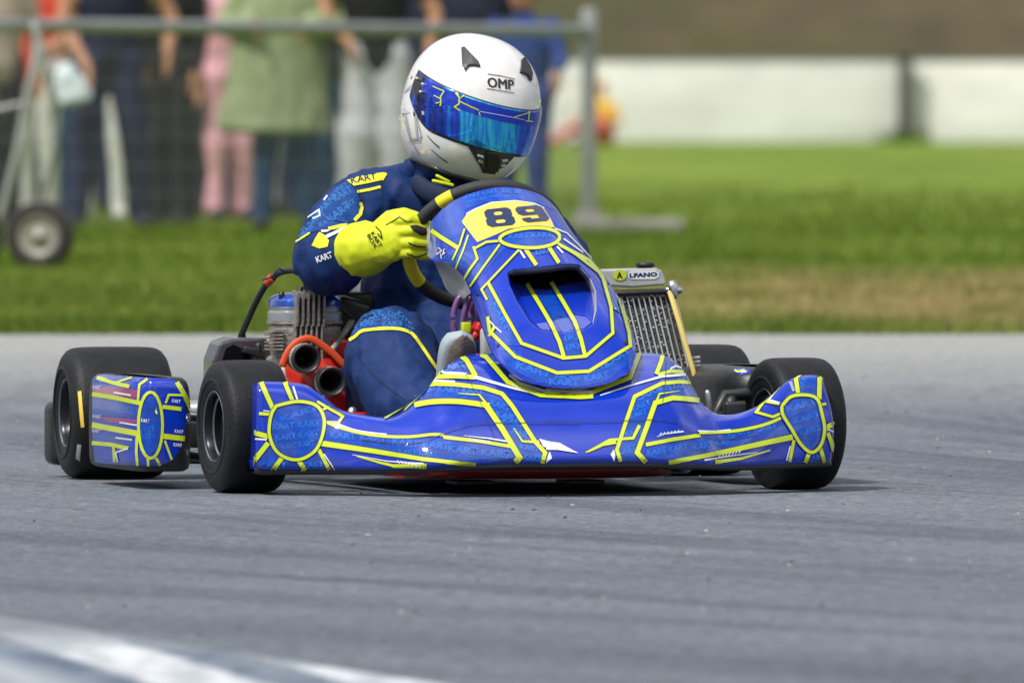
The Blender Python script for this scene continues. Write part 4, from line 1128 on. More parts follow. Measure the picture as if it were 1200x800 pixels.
# ------------------------------------------------------------------ shoes
def shoe(heel, toe, up, w):
    mb = MB(); ax_ = (toe - heel); L = ax_.length; t = ax_.normalized(); s_ = t.cross(up).normalized(); n = s_.cross(t)
    rows = []
    for k in range(15):
        v = k / 14
        hw = w * (0.62 + .38 * math.sin(min(1, v * 1.25) * math.pi / 2)) * math.sqrt(max(0.0, 1 - max(0, (v - .72) / .28) ** 2.4) + 1e-4) * (math.sqrt(min(1, v / .08 + .05)))
        hh = (.062 - .030 * v) if v < .9 else .03 * math.sqrt(max(.02, 1 - ((v - .9) / .1) ** 2))
        c = heel + t * (L * v)
        rows.append([c + s_ * (hw * math.copysign(abs(math.cos(a)) ** .7, math.cos(a))) + n * (hh * (.5 * math.sin(a) + .5) if math.sin(a) > 0 else hh * .5 + .012 * math.sin(a) - hh * .5 * (1 if abs(math.sin(a)) > .3 else abs(math.sin(a)) / .3))
                     for a in (2 * math.pi * j / 28 for j in range(28))])
    mb.grid(rows, 0, wrap_u=True); mb.add(rows[0], [tuple(range(27, -1, -1))], 0); mb.add(rows[-1], [tuple(range(28))], 0)
    return mb
for heel, toe in ((Kp(527, 500, -.02), Kp(541, 388, -.10)), (V((.15, -.05, .07)), V((.16, -.12, .26)))):
    sh = shoe(heel, toe, V((0, 1, .35)), .036)
    so_ = dobj('shoe', sh, 'shoe_edge')
    t = (toe - heel).normalized(); s_ = t.cross(V((0, 1, .35))).normalized(); n = s_.cross(t)
    sl = MB()
    for k in range(12):
        pass
    rws = []
    for k in range(13):
        v = k / 12; hw = .030 * (0.66 + .34 * math.sin(min(1, v * 1.25) * math.pi / 2)) * math.sqrt(max(0.02, 1 - max(0, (v - .7) / .3) ** 2.4))
        c = heel + (toe - heel) * (v * .985) - n * .014 + s_ * -.003
        rws.append([c - s_ * hw + n * .008, c - s_ * hw * .9 - n * .002, c - n * .004, c + s_ * hw * .9 - n * .002, c + s_ * hw + n * .008])
    sl.grid(rws, 0); dobj('sole', sl, 'shoe_suede', so_).location = (0, 0, 0)

# ------------------------------------------------------------------ helmet
HC = Kp(551.5, 126, .72)
HM = Matrix.Translation(HC) @ Matrix.Rotation(rad(12), 4, 'Z') @ Matrix.Rotation(rad(12), 4, 'Y') @ Matrix.Rotation(rad(9), 4, 'X') @ Matrix.Scale(.982, 4)
def hp(az, el, k=1.0):
    a, e = rad(az), rad(el)
    d = V((math.sin(a) * math.cos(e), -math.cos(a) * math.cos(e), math.sin(e)))
    fr = max(0, math.cos(a))
    ax_ = .1345; ay = .150 + (.017 * fr * math.exp(-((el + 32) / 24) ** 2)) if d.y < 0 else .152
    az_ = .150 if d.z > 0 else .172
    n = 2.22
    r = (abs(d.x / ax_) ** n + abs(d.y / ay) ** n + abs(d.z / az_) ** n) ** (-1 / n)
    if el < -20: r *= 1 - .05 * ((-20 - el) / 40) ** 2
    return HM @ (d * (r * k))
he = MB(); NA = 120
rows = [[hp(360 * j / NA, el) for j in range(NA)] for el in [-58, -56, -53] + list(range(-50, 90, 3)) + [89.5]]
he.grid(rows, 0, wrap_u=True)
he.grid([[hp(360 * j / NA, -58, 1.0) for j in range(NA)], [hp(360 * j / NA, -60, .985) for j in range(NA)], [hp(360 * j / NA, -60, .90) for j in range(NA)], [hp(360 * j / NA, -50, .80) for j in range(NA)]], 1, wrap_u=True)
outer = MB(); outer.grid(rows, 0, wrap_u=True)
S = Stick(outer, .0008)
qh = Zf(4.2105, 460, 30)
HMAT = ['helmet_white', 'helmet_black', 'helmet_grey', 'helmet_red', 'vent_black']
for dq in (0, 2, 4): S.text('OMP', *qh((468 + dq, 304), (596 + dq, 319)), 10.5, 1, 1, 0, upv=(-.4, -11.5), maxlen=5)
S.line(qh((468, 240), (535, 250), (602, 266)), 0.9, 1, 1); S.line(qh((466, 312), (530, 322), (600, 334)), 1.0, 1, 1)
S.line(qh((172, 542), (202, 575), (234, 602)), 1.5, 1, 1, taper=(.5, 1)); S.line(qh((192, 610), (230, 645), (272, 676)), 1.5, 1, 1, taper=(.5, 1))
S.line(qh((96, 290), (110, 400), (142, 540), (138, 572), (80, 575)), 1.5, 2, 1); S.line(qh((60, 330), (88, 305), (110, 410), (125, 560), (90, 560), (62, 430)), 3.0, 2, 1)
S.line(qh((62, 470), (85, 550), (135, 640)), 0.8, 3, 1); S.line(qh((130, 500), (148, 548), (104, 566)), 0.8, 2, 2)
S.fill(qh((104, 425), (114, 430), (116, 450), (106, 448)), 1, 1, 4)
S.line(qh((92, 265), (100, 250)), 1.2, 3, 1)
he.merge(S.out)
heo = dobj('helmet', he, HMAT, weld=False)
tb_ = MB(); tb_.tube([hp(3 * j, -55.5, 1.004) for j in range(120)], .0062, 10, 0, closed=True); dobj('edge_trim', tb_, 'helmet_black', heo).location = (0, 0, 0)
# eye port, visor and tear-off strip
def port(u):                       # u -1..1 -> azimuth, top and bottom elevation
    az = 92 * u; a = abs(u)
    top_ = 9.0 + 13 * a ** 2 - 2 * a ** 8
    bot_ = -22.5 + 1.5 * a ** 2 + 19 * max(0, (a - .55) / .45) ** 1.6
    return az, top_, bot_
def band(f0, f1, k0, k1, n, m, mi, mb, u0=-1, u1=1):
    rr = []
    for i in range(m + 1):
        row = []
        for j in range(n + 1):
            u = u0 + (u1 - u0) * j / n
            az, t, b = port(u); f = f0 + (f1 - f0) * i / m
            row.append(hp(az, b + (t - b) * f, k0 + (k1 - k0) * i / m))
        rr.append(row)
    mb.grid(rr, mi)
gs = MB(); band(-.055, 1.045, 1.006, 1.006, 96, 20, 0, gs, -1.02, 1.02)
band(-.07, -.055, .99, 1.006, 96, 1, 0, gs, -1.02, 1.02); band(1.045, 1.06, 1.006, .99, 96, 1, 0, gs, -1.02, 1.02)
dobj('eye_port_gasket', gs, 'helmet_black', heo).location = (0, 0, 0)
vs = MB(); band(0, 1, 1.022, 1.022, 96, 24, 0, vs, -.99, .99); band(-.02, 0, 1.0, 1.022, 96, 1, 0, vs, -.99, .99); band(1, 1.02, 1.022, 1.0, 96, 1, 0, vs, -.99, .99)
for s in (-1, 1):
    rr = [[hp(port(s * .99)[0], port(s * .99)[2] + (port(s * .99)[1] - port(s * .99)[2]) * i / 10, k) for i in range(11)] for k in (1.022, .99)]
    vs.grid(rr, 0)
vs2 = MB(); vs2.v = [p.copy() for p in vs.v]; vs2.f = list(vs.f); vs2.m = list(vs.m); vs2.sm = list(vs.sm)
vo = dobj('visor', vs, 'visor_mirror', heo); vo.location = (0, 0, 0)
ts = MB(); band(.67, .985, 1.026, 1.026, 96, 8, 0, ts, -.80, .97)
tsb = MB(); tsb.merge(ts)
tv_ = MB(); tv_.merge(ts); tv_.merge(vs2)
S = Stick(tv_, .0006)
yl = lambda p, w: S.line(qh(*p), w, 1, 1, step=1.5)
yl(((200, 300), (225, 312), (256, 324)), 1.5); yl(((256, 324), (238, 352), (240, 380), (236, 398)), 1.7); yl(((205, 345), (238, 362)), 1.3); yl(((214, 384), (240, 378)), 1.3)
yl(((312, 332), (330, 358), (328, 388), (306, 402), (334, 420)), 1.8); yl(((330, 374), (380, 398), (425, 418)), 1.4); yl(((334, 358), (360, 342)), 1.3); yl(((318, 335), (330, 352)), 1.5)
yl(((664, 396), (674, 425), (668, 470)), 1.7); yl(((600, 452), (640, 440), (672, 430)), 1.3); yl(((655, 470), (690, 474)), 1.4); yl(((690, 402), (676, 424)), 1.2); yl(((660, 402), (672, 412)), 1.2)
S.line(qh((430, 424), (520, 440), (600, 455), (650, 466)), .6, 2, 1)
tsb.merge(S.out)
dobj('visor_strip', tsb, ['livery_blue', 'livery_yellow', 'livery_white'], vo, weld=False).location = (0, 0, 0)
pv = MB()
for x, y in ((134, 268), (162, 296), (152, 332)):
    d = kray(*qh((x, y))[0]); h_ = outer.bvh().ray_cast(KC, d)
    if h_[0] is not None: pv.tube([h_[0], h_[0] + h_[1] * (.0068 if h_[1].dot(d) < 0 else -.0068)], .0040, 12, 0)
pv.v = [p - SEAT for p in pv.v]; obj_split('visor_screw', pv, 'bare_aluminium', heo)
bp = MB(); band(.30, .97, 1.0245, 1.0245, 16, 8, 0, bp, -.985, -.83); band(.30, .97, 1.0245, 1.0245, 16, 8, 0, bp, .83, .985)
bp.v = [p - SEAT for p in bp.v]; obj_split('visor_pivot', bp, 'helmet_black', vo)
# raised vents
def raised(loops, hgt, mi, name, extra=()):
    bv = outer.bvh(); mb = MB()
    for lp in loops:
        P = qh(*lp); a = []; b = []
        for x, y in P:
            d = kray(x, y); l, n, i_, d_ = bv.ray_cast(KC, d)
            if l is None: l, n, i_, d_ = bv.find_nearest(KC + d * ((.6 - KC.y) / d.y))
            if n.dot(d) > 0: n = -n
            a.append(l - n * .002); b.append(l + n * hgt)
        nn = len(a); cen = sum(b, V()) / nn; bi = [p.lerp(cen, .12) + (p - a[i]).normalized() * .001 for i, p in enumerate(b)]
        mb.add(a + b + bi, [(i, (i + 1) % nn, nn + (i + 1) % nn, nn + i) for i in range(nn)] + [(nn + i, nn + (i + 1) % nn, 2 * nn + (i + 1) % nn, 2 * nn + i) for i in range(nn)] + [tuple(range(2 * nn, 3 * nn))], 0, False)
    for lp, m_ in extra:
        pass
    mb.v = [p - SEAT for p in mb.v]
    obj_split(name, mb, mi, heo)
raised([((342, 120), (356, 114), (392, 152), (424, 184), (432, 206), (400, 200), (376, 202), (358, 226), (346, 205))], .006, 'vent_black', 'vent')
raised([((634, 170), (644, 164), (668, 205), (682, 240), (676, 276), (660, 248), (626, 234))], .006, 'vent_black', 'vent')
raised([((376, 598), (400, 600), (470, 612), (540, 628), (598, 630), (586, 652), (548, 690), (508, 706), (504, 726), (442, 718), (436, 696), (410, 655))], .005, 'vent_black', 'chin_vent')
raised([((464, 620), (522, 626), (516, 708), (460, 700))], .009, 'glove_black', 'vent_slider')
raised([((418, 632), (446, 640), (446, 648), (418, 640)), ((424, 656), (444, 662), (444, 670), (424, 664)), ((534, 658), (562, 654), (562, 662), (534, 668)), ((530, 680), (552, 676), (550, 684), (530, 688))], .0065, 'panel_back', 'vent_slot')
raised([((28, 408), (46, 402), (52, 436), (34, 432))], .004, 'helmet_grey', 'pivot_cover')

# ================================================================== SETTING
def gnode(name):
    m = bpy.data.materials.new(name); m.use_nodes = True
    nt = m.node_tree; MATS[name] = m
    return m, nt, nt.nodes['Principled BSDF']

def smooth(nt, v, a, b):
    n = nt.nodes.new('ShaderNodeMapRange'); n.interpolation_type = 'SMOOTHSTEP'
    n.inputs[1].default_value = a; n.inputs[2].default_value = b
    nt.links.new(v, n.inputs[0]); return n.outputs[0]

# asphalt with aggregate, patches, a dusty far edge and rubbered arcs laid down round the corner
m, nt, b = gnode('asphalt')
pos = nt.nodes.new('ShaderNodeNewGeometry').outputs['Position']
sx = nt.nodes.new('ShaderNodeSeparateXYZ'); nt.links.new(pos, sx.inputs[0])
grain = nnoise(nt, pos, 120, 4, 0.75); patch = nnoise(nt, pos, 0.55, 5, 0.6); mid = nnoise(nt, pos, 5.0, 5, 0.65); fine = nnoise(nt, pos, 34, 3, 0.6)
cx, cy_ = 24.0, 9.0
dx = nmath(nt, 'SUBTRACT', sx.outputs[0], cx); dy = nmath(nt, 'SUBTRACT', sx.outputs[1], cy_)
rr = nmath(nt, 'SQRT', nmath(nt, 'ADD', nmath(nt, 'MULTIPLY', dx, dx), nmath(nt, 'MULTIPLY', dy, dy)))
ang = nmath(nt, 'ARCTAN2', dy, dx)
cmb = nt.nodes.new('ShaderNodeCombineXYZ'); nt.links.new(rr, cmb.inputs[0]); nt.links.new(nmath(nt, 'MULTIPLY', ang, 1.6), cmb.inputs[1])
skid = nnoise(nt, cmb.outputs[0], 2.6, 4, 0.62); skid2 = nnoise(nt, cmb.outputs[0], 9.0, 2, 0.5)
base = nramp(nt, nmath(nt, 'ADD', nmath(nt, 'MULTIPLY', patch, .6), nmath(nt, 'MULTIPLY', mid, .4)), [(0.32, (.104, .121, .146)), (0.66, (.182, .202, .230))])
base = nmix(nt, nmath(nt, 'MULTIPLY', nmath(nt, 'SUBTRACT', 1.0, smooth(nt, skid, .37, .54)), .60), base, (.066, .080, .102))
base = nmix(nt, nmath(nt, 'MULTIPLY', nmath(nt, 'SUBTRACT', 1.0, smooth(nt, skid2, .30, .43)), .38), base, (.055, .066, .084))
base = nmix(nt, nmath(nt, 'MULTIPLY', nmath(nt, 'SUBTRACT', 1.0, smooth(nt, sx.outputs[1], -7.0, -1.5)), .16), base, (.085, .100, .125))   # vignette painted into the asphalt colour, darker towards the camera
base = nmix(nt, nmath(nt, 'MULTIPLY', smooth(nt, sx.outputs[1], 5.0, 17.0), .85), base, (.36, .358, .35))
spk = nnoise(nt, pos, 75, 2, .5)
base = nmix(nt, nmath(nt, 'MULTIPLY', smooth(nt, spk, .69, .74), .8), base, (.42, .42, .40))
base = nmix(nt, nmath(nt, 'MULTIPLY', nmath(nt, 'SUBTRACT', 1.0, smooth(nt, spk, .25, .31)), .8), base, (.03, .032, .036))
gr = nramp(nt, nmath(nt, 'ADD', nmath(nt, 'MULTIPLY', grain, .6), nmath(nt, 'MULTIPLY', fine, .4)), [(0.36, (.28, .28, .29)), (0.5, (.90, .90, .90)), (0.64, (2.0, 1.97, 1.9))])
base = nmix(nt, 1.0, base, gr, 'MULTIPLY')
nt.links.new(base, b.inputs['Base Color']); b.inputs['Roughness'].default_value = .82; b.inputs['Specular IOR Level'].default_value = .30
bn = nt.nodes.new('ShaderNodeBump'); bn.inputs['Strength'].default_value = .7; bn.inputs['Distance'].default_value = .004
nt.links.new(grain, bn.inputs['Height']); nt.links.new(bn.outputs[0], b.inputs['Normal'])

def grass_col(nt):
    pos = nt.nodes.new('ShaderNodeNewGeometry').outputs['Position']
    s = nt.nodes.new('ShaderNodeSeparateXYZ'); nt.links.new(pos, s.inputs[0])
    big = nnoise(nt, nmap(nt, pos, (1, .35, 1)), .35, 4, .6); mid = nnoise(nt, nmap(nt, pos, (1, .5, 1)), 1.6, 5, .65); fin = nnoise(nt, pos, 26, 4, .7)
    mow = nnoise(nt, nmap(nt, pos, (.02, 1, 1)), .11, 3, .6)
    f = nmath(nt, 'ADD', nmath(nt, 'ADD', nmath(nt, 'MULTIPLY', big, .35), nmath(nt, 'MULTIPLY', mid, .35)), nmath(nt, 'MULTIPLY', mow, .3))
    c = nramp(nt, f, [(0.38, (.078, .132, .014)), (0.5, (.145, .215, .028)), (0.62, (.250, .302, .062))])
    c = nmix(nt, 1.0, c, nramp(nt, fin, [(0.3, (.6, .65, .6)), (0.7, (1.35, 1.3, 1.3))]), 'MULTIPLY')
    # worn straw-coloured strip beside the track
    y = s.outputs[1]; x = s.outputs[0]
    st = nmath(nt, 'MULTIPLY', smooth(nt, y, 17.4, 20.5), nmath(nt, 'SUBTRACT', 1.0, smooth(nt, y, 29.5, 37.0)))
    wx = nmath(nt, 'ADD', nmath(nt, 'MULTIPLY', smooth(nt, x, -.2, 1.1), .88), .07)
    ns = smooth(nt, nmath(nt, 'ADD', nmath(nt, 'MULTIPLY', mid, .75), nmath(nt, 'MULTIPLY', fin, .25)), .36, .56)
    c = nmix(nt, nmath(nt, 'MULTIPLY', nmath(nt, 'MULTIPLY', st, wx), ns), c, (.40, .315, .155))
    return c
m, nt, b = gnode('lawn'); nt.links.new(grass_col(nt), b.inputs['Base Color']); b.inputs['Roughness'].default_value = .95; b.inputs['Specular IOR Level'].default_value = .1
m, nt, b = gnode('grass_blade'); gc_ = grass_col(nt); nt.links.new(gc_, b.inputs['Base Color']); b.inputs['Roughness'].default_value = .7; b.inputs['Specular IOR Level'].default_value = .2
tl_ = nt.nodes.new('ShaderNodeBsdfTranslucent'); nt.links.new(gc_, tl_.inputs['Color']); mxs = nt.nodes.new('ShaderNodeMixShader'); mxs.inputs[0].default_value = .4
nt.links.new(b.outputs[0], mxs.inputs[1]); nt.links.new(tl_.outputs[0], mxs.inputs[2]); nt.links.new(mxs.outputs[0], nt.nodes['Material Output'].inputs['Surface'])

def plane(name, x0, x1, y0, y1, z, m, kind='structure', nx=1, ny=1):
    mb = MB()
    mb.grid([[V((x0 + (x1 - x0) * i / nx, y0 + (y1 - y0) * j / ny, z)) for i in range(nx + 1)] for j in range(ny + 1)], 0, False)
    return tag(obj(name, mb, m), kind=kind)
plane('lawn', -1500, 1500, -400, 2600, -.010, 'lawn')
# track: far edge slightly ragged
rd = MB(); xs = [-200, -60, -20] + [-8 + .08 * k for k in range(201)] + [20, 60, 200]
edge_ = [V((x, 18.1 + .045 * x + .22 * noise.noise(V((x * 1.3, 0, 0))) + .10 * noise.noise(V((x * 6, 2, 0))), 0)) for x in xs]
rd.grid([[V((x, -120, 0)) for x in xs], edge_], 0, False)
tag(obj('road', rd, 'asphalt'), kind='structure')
# grass blades on the near part of the lawn
gb = MB(); rnd = random.Random(3); vs = []; fs = []
for k in range(52000):
    y = 17.9 + (1 - math.sqrt(1 - rnd.random() ** 1.5)) * 80
    hwid = (y + 28) * .0375 + .3
    x = rnd.uniform(-hwid, hwid)
    if y < 18.15 + .045 * x + .1 * noise.noise(V((x * 1.3, 0, 0))) + rnd.uniform(-.5, .3): continue
    n = noise.noise(V((x * .8, y * .4, 1)))
    h = rnd.uniform(.022, .050) * (1 + .8 * n) * (1 - .55 * (y - 18) / 75); a = rnd.uniform(0, 6.28); w = rnd.uniform(.003, .006) * (1 + (y - 18) * .02)
    lx, ly = rnd.gauss(0, .018), rnd.gauss(0, .018); o = len(vs); ca, sa = math.cos(a) * w, math.sin(a) * w
    vs += [(x - ca, y - sa, -.012), (x + ca, y + sa, -.012), (x + lx * .5 + ca * .7, y + ly * .5 + sa * .7, h * .6), (x + lx * .5 - ca * .7, y + ly * .5 - sa * .7, h * .6), (x + lx, y + ly, h)]
    fs += [(o, o + 1, o + 2, o + 3), (o + 3, o + 2, o + 4)]
me = bpy.data.meshes.new('grass'); me.from_pydata(vs, [], fs); me.materials.append(MATS['grass_blade'])
tag(link(bpy.data.objects.new('grass', me)), 'short green grass along the far edge of the track', kind='stuff')

# rubber crumbs and grit lying on the track
mat('rubber_crumb', (.02, .02, .022, 1), .8); mat('grit', (.40, .39, .36, 1), .8)
cr_ = MB(); rnd = random.Random(21); vs = []; fs = []; mi = []
for k in range(650):
    x = rnd.uniform(-2.6, 2.6); y = -8.6 + rnd.random() ** 1.4 * 22; r = rnd.uniform(.0015, .0042) * (1.6 if rnd.random() < .06 else 1); o = len(vs)
    a = rnd.uniform(0, 3); ca, sa = math.cos(a) * r, math.sin(a) * r
    vs += [(x + ca * 1.6, y + sa * 1.6, .001), (x - sa, y + ca, .001), (x - ca * 1.4, y - sa * 1.4, .001), (x + sa, y - ca, .001), (x, y, r * rnd.uniform(.7, 1.3))]
    fs += [(o, o + 1, o + 4), (o + 1, o + 2, o + 4), (o + 2, o + 3, o + 4), (o + 3, o, o + 4)]; mi += [0 if rnd.random() < .6 else 1] * 4
cr_.v = vs; cr_.f = fs; cr_.m = mi; cr_.sm = [False] * len(fs)
tag(obj('gravel', cr_, ['rubber_crumb', 'grit'], weld=False), 'rubber crumbs and grit scattered over the asphalt', kind='stuff')

# kerb at the near left: a low painted strip, its bands worn by tyres
m, nt, b = gnode('kerb_paint')
pos = nt.nodes.new('ShaderNodeNewGeometry').outputs['Position']; s = nt.nodes.new('ShaderNodeSeparateXYZ'); nt.links.new(pos, s.inputs[0])
wear = nnoise(nt, pos, 7, 5, .7); wear2 = nnoise(nt, nmap(nt, pos, (4, .5, 1)), 2.2, 4, .6)
q = nmath(nt, 'ADD', s.outputs[0], nmath(nt, 'MULTIPLY', nmath(nt, 'ADD', s.outputs[1], 9.1), .152))
q = nmath(nt, 'ADD', q, nmath(nt, 'MULTIPLY', nmath(nt, 'SUBTRACT', wear, .5), .05))
q = nmath(nt, 'DIVIDE', nmath(nt, 'ADD', q, .95), .95)
W_, B_, G_ = (.66, .69, .72), (.055, .085, .140), (.24, .28, .33)
A_ = (.17, .186, .208)
stops = [(0.0, (.26, .30, .34)), (.12, (.36, .39, .42)), (.22, (.22, .26, .30)), (.33, (.36, .39, .42)), (.40, (.13, .17, .23)), (.43, B_), (.47, B_), (.49, (.62, .64, .66)), (.63, (.62, .64, .66)), (.652, B_), (.75, B_), (.775, W_), (.89, W_), (.92, A_), (1, A_)]
c = nramp(nt, q, stops)
f1 = nmath(nt, 'MULTIPLY', smooth(nt, s.outputs[1], -8.5, -7.5), smooth(nt, q, .625, .665))      # paint worn away towards the far end
f2 = nmath(nt, 'MULTIPLY', smooth(nt, s.outputs[1], -8.75, -8.3), smooth(nt, q, .74, .79))
f3 = smooth(nt, s.outputs[1], -8.05, -7.2)
c = nmix(nt, nmath(nt, 'MAXIMUM', f1, nmath(nt, 'MAXIMUM', f2, f3)), c, A_)
c = nmix(nt, nmath(nt, 'MULTIPLY', smooth(nt, nmath(nt, 'ADD', nmath(nt, 'MULTIPLY', wear2, .6), nmath(nt, 'MULTIPLY', wear, .4)), .43, .58), .72), c, (.21, .24, .275))
nt.links.new(c, b.inputs['Base Color']); b.inputs['Roughness'].default_value = .6
ka, kb = ground(-60, 712), ground(520, 803); dirk = (kb - ka).normalized(); nrm = V((-dirk.y, dirk.x, 0))
if nrm.x > 0: nrm = -nrm
kb_ = MB()
prof = [(-.01, -.004), (0, .0012), (.05, .0018), (.12, .003), (.30, .0045), (.60, .006), (.90, .006), (.95, -.02)]
kb_.grid([[ka + dirk * (-5 + .5 * k) + nrm * p + V((0, 0, z)) for p, z in prof] for k in range(30)], 0, True)
ko = obj('kerb', kb_, 'kerb_paint')
tag(ko, 'low worn kerb painted blue and white at the edge of the track nearest the camera', 'kerb')

# ------------------------------------------------------------------ far wall, its posts, the bank behind
mat('wall_paint', (.80, .79, .755, 1), .8, vary=.16, vscale=.45, stretch=(1, 1, 3))
mat('wall_cap', (.16, .155, .15, 1), .7)
mat('post_dark', (.085, .082, .078, 1), .7, vary=.2)
mat('post_weed', (.10, .17, .03, 1), .9)
YW = 16800 * .78 / (167 - 107) - 28
wall = empty('boundary_wall', (0, YW, 0)); tag(wall, 'long white boundary wall across the far side of the grass', 'wall')
h_ = .78 + (107 - 71) / 77.0
for k in range(-6, 7):
    mb = MB(); mb.box((k * 9.0 + 1.6, 0, h_ / 2), (8.97, .16, h_), None, 0, .01); obj('wall_panel', mb, 'wall_paint', wall)
mb = MB(); mb.box((0, 0, h_ + .03), (118, .2, .055), None, 0); obj('coping', mb, 'wall_cap', wall)
def far_post(px, label):
    p = at(px, 165, YW - .35); mb = MB(); mb.box((0, 0, h_ / 2 + .02), (.20, .14, h_ + .08), None, 0, .015); mb.box((0, 0, h_ + .09), (.26, .2, .06), None, 0, .01)
    e = obj('fence_post', mb, 'post_dark'); e.location = (p.x, YW - .35, 0); tag(e, label, 'post')
    w = MB(); rnd = random.Random(5)
    for k in range(160):
        x, y = rnd.gauss(0, .16), rnd.gauss(0, .1); hh = rnd.uniform(.08, .26); w.add([(x - .02, y, 0), (x + .02, y, 0), (x + rnd.gauss(0, .06), y + rnd.gauss(0, .05), hh)], [(0, 1, 2)], 0, False)
    t_ = obj('weeds', w, 'post_weed'); t_.location = (p.x, YW - .40, 0); tag(t_, 'tuft of green weeds at the foot of the dark post by the white wall', 'weeds')
far_post(1060, 'dark upright post in front of the far white wall')
m, nt, b = gnode('bank_earth')
pos = nt.nodes.new('ShaderNodeNewGeometry').outputs['Position']
n1 = nnoise(nt, nmap(nt, pos, (1, .5, 1.6)), .55, 5, .6); n2 = nnoise(nt, pos, .16, 3, .6); s = nt.nodes.new('ShaderNodeSeparateXYZ'); nt.links.new(pos, s.inputs[0])
c = nramp(nt, n1, [(.3, (.040, .033, .012)), (.5, (.066, .053, .022)), (.7, (.098, .076, .036))])
c = nmix(nt, smooth(nt, n2, .44, .60), c, (.050, .052, .014))
nt.links.new(c, b.inputs['Base Color']); b.inputs['Roughness'].default_value = .95
bk_ = MB(); rows = []
for j in range(40):
    yy = YW + 3 + j * 1.6; zz_ = min(7.5, (j * 1.6) * .42)
    rows.append([V((x, yy + noise.noise(V((x * .2, j * .2, 0))) * .6, -.05 + zz_ + (noise.noise(V((x * .35, j * .4, 4))) * .45 + noise.noise(V((x * 1.3, j * 1.1, 9))) * .2) * min(1, j / 3))) for x in [q * .8 - 64 for q in range(161)]])
bk_.grid(rows, 0); tag(obj('hill', bk_, 'bank_earth'), kind='structure')

# ------------------------------------------------------------------ crowd barrier
mat('galvanised', (.32, .33, .335, 1), .5, metal=.35, vary=.15, vscale=4)
mat('mesh_wire', (.26, .265, .27, 1), .55, metal=.4)
mat('concrete_pale', (.27, .265, .235, 1), .9, vary=.2, vscale=6, bump=.3)
fp_ = ground(690, 271); fy = fp_.y; fl = at(0, 250, fy - 7.0)
bar_ = empty('crowd_barrier', (fp_.x, fy, 0)); tag(bar_, 'grey metal mesh crowd barrier between the spectators and the grass', 'barrier')
P0 = V((0, 0, 0)); dv = (V((fl.x, fl.y, 0)) - V((fp_.x, fy, 0))); Lb = dv.length * 1.25; dv.normalize()
rl = MB(); rl.tube([V((0, 0, 1.115)), dv * Lb + V((0, 0, 1.115))], .034, 14, 0); obj('top_rail', rl, 'galvanised', bar_)
pt = MB(); pt.box((0, 0, .63), (.088, .07, 1.22), None, 0, .012); obj('post', pt, 'galvanised', bar_)
mw = MB()
n_ = int(Lb / .075)
for k in range(1, n_):
    c = dv * (k * .075); mw.tube([c + V((0, 0, .10)), c + V((0, 0, 1.10))], .0020, 4, 0, cap=None)
for k in range(0, 7):
    mw.tube([V((0, 0, .10 + k * .145)), dv * Lb + V((0, 0, .10 + k * .145))], .0020, 4, 0, cap=None)
obj('wire_mesh', mw, 'mesh_wire', bar_, weld=False)
fo_ = MB(); fo_.box((.22, -.05, .035), (.62, .24, .07), None, 0, .015); fo_.box((0, 0, .06), (.16, .15, .1), None, 0, .012); obj('foot', fo_, 'concrete_pale', bar_)
p2 = MB(); p2.box(dv * Lb * .98 + V((0, 0, .60)), (.06, .06, 1.16), None, 0, .01); obj('post', p2, 'galvanised', bar_)

# ------------------------------------------------------------------ kart trolley at the left
tg = ground(45, 318); ty_ = tg.y
tro = empty('hand_trolley', (tg.x, ty_, 0)); tag(tro, 'silver hand trolley with black pneumatic wheels on the grass before the spectators', 'trolley')
def tl(px, py, dy=0): p = at(px, py, ty_ + dy); return V((p.x - tg.x, dy, p.z))
mat('trolley_silver', (.36, .37, .365, 1), .45, metal=.3, vary=.1)
tf_ = MB()
for dy in (0.0, .45):
    tf_.tube([tl(44, 250, dy), tl(66, 170, dy), tl(64, 120, dy), tl(46, 50, dy), tl(40, 30, dy)], .017, 12, 0)
    tf_.tube([tl(-6, 285, dy), tl(20, 178, dy), tl(30, 120, dy), tl(46, 50, dy)], .017, 12, 0)
tf_.tube([tl(46, 50, 0), tl(46, 50, .45)], .017, 12, 0); tf_.tube([tl(-20, 132), tl(24, 122)], .012, 10, 0); tf_.tube([tl(42, 252, 0), tl(46, 283, 0)], .016, 12, 0); tf_.tube([tl(-10, 284, .1), tl(70, 278, .1)], .016, 10, 0)
obj('frame', tf_, 'trolley_silver', tro)
mat('trolley_tyre', (.03, .027, .025, 1), .8); mat('trolley_hub', (.30, .29, .26, 1), .5, metal=.2, vary=.2, vscale=30)
for px, dy in ((47, -.03), (47, .48), (-36, .0)):
    w_ = empty('wheel', tl(px, 280, dy), 0, tro); w_.location.z = .152
    Mz = Matrix.Rotation(rad(90 - 12), 4, 'Z')
    t_ = MB(); t_.lathe([(-.03, .09), (-.042, .11), (-.036, .138), (-.018, .150), (.018, .150), (.036, .138), (.042, .11), (.03, .09)], Mz, 40); obj('tyre', t_, 'trolley_tyre', w_)
    r_ = MB(); r_.lathe([(-.03, .091), (-.035, .086), (-.02, .075), (-.012, .04), (-.035, .03), (-.04, .0005)], Mz, 32); r_.lathe([(.03, .091), (.035, .086), (.02, .075), (.012, .04), (.035, .03), (.04, .0005)], Mz, 32); obj('rim', r_, 'trolley_hub', w_)

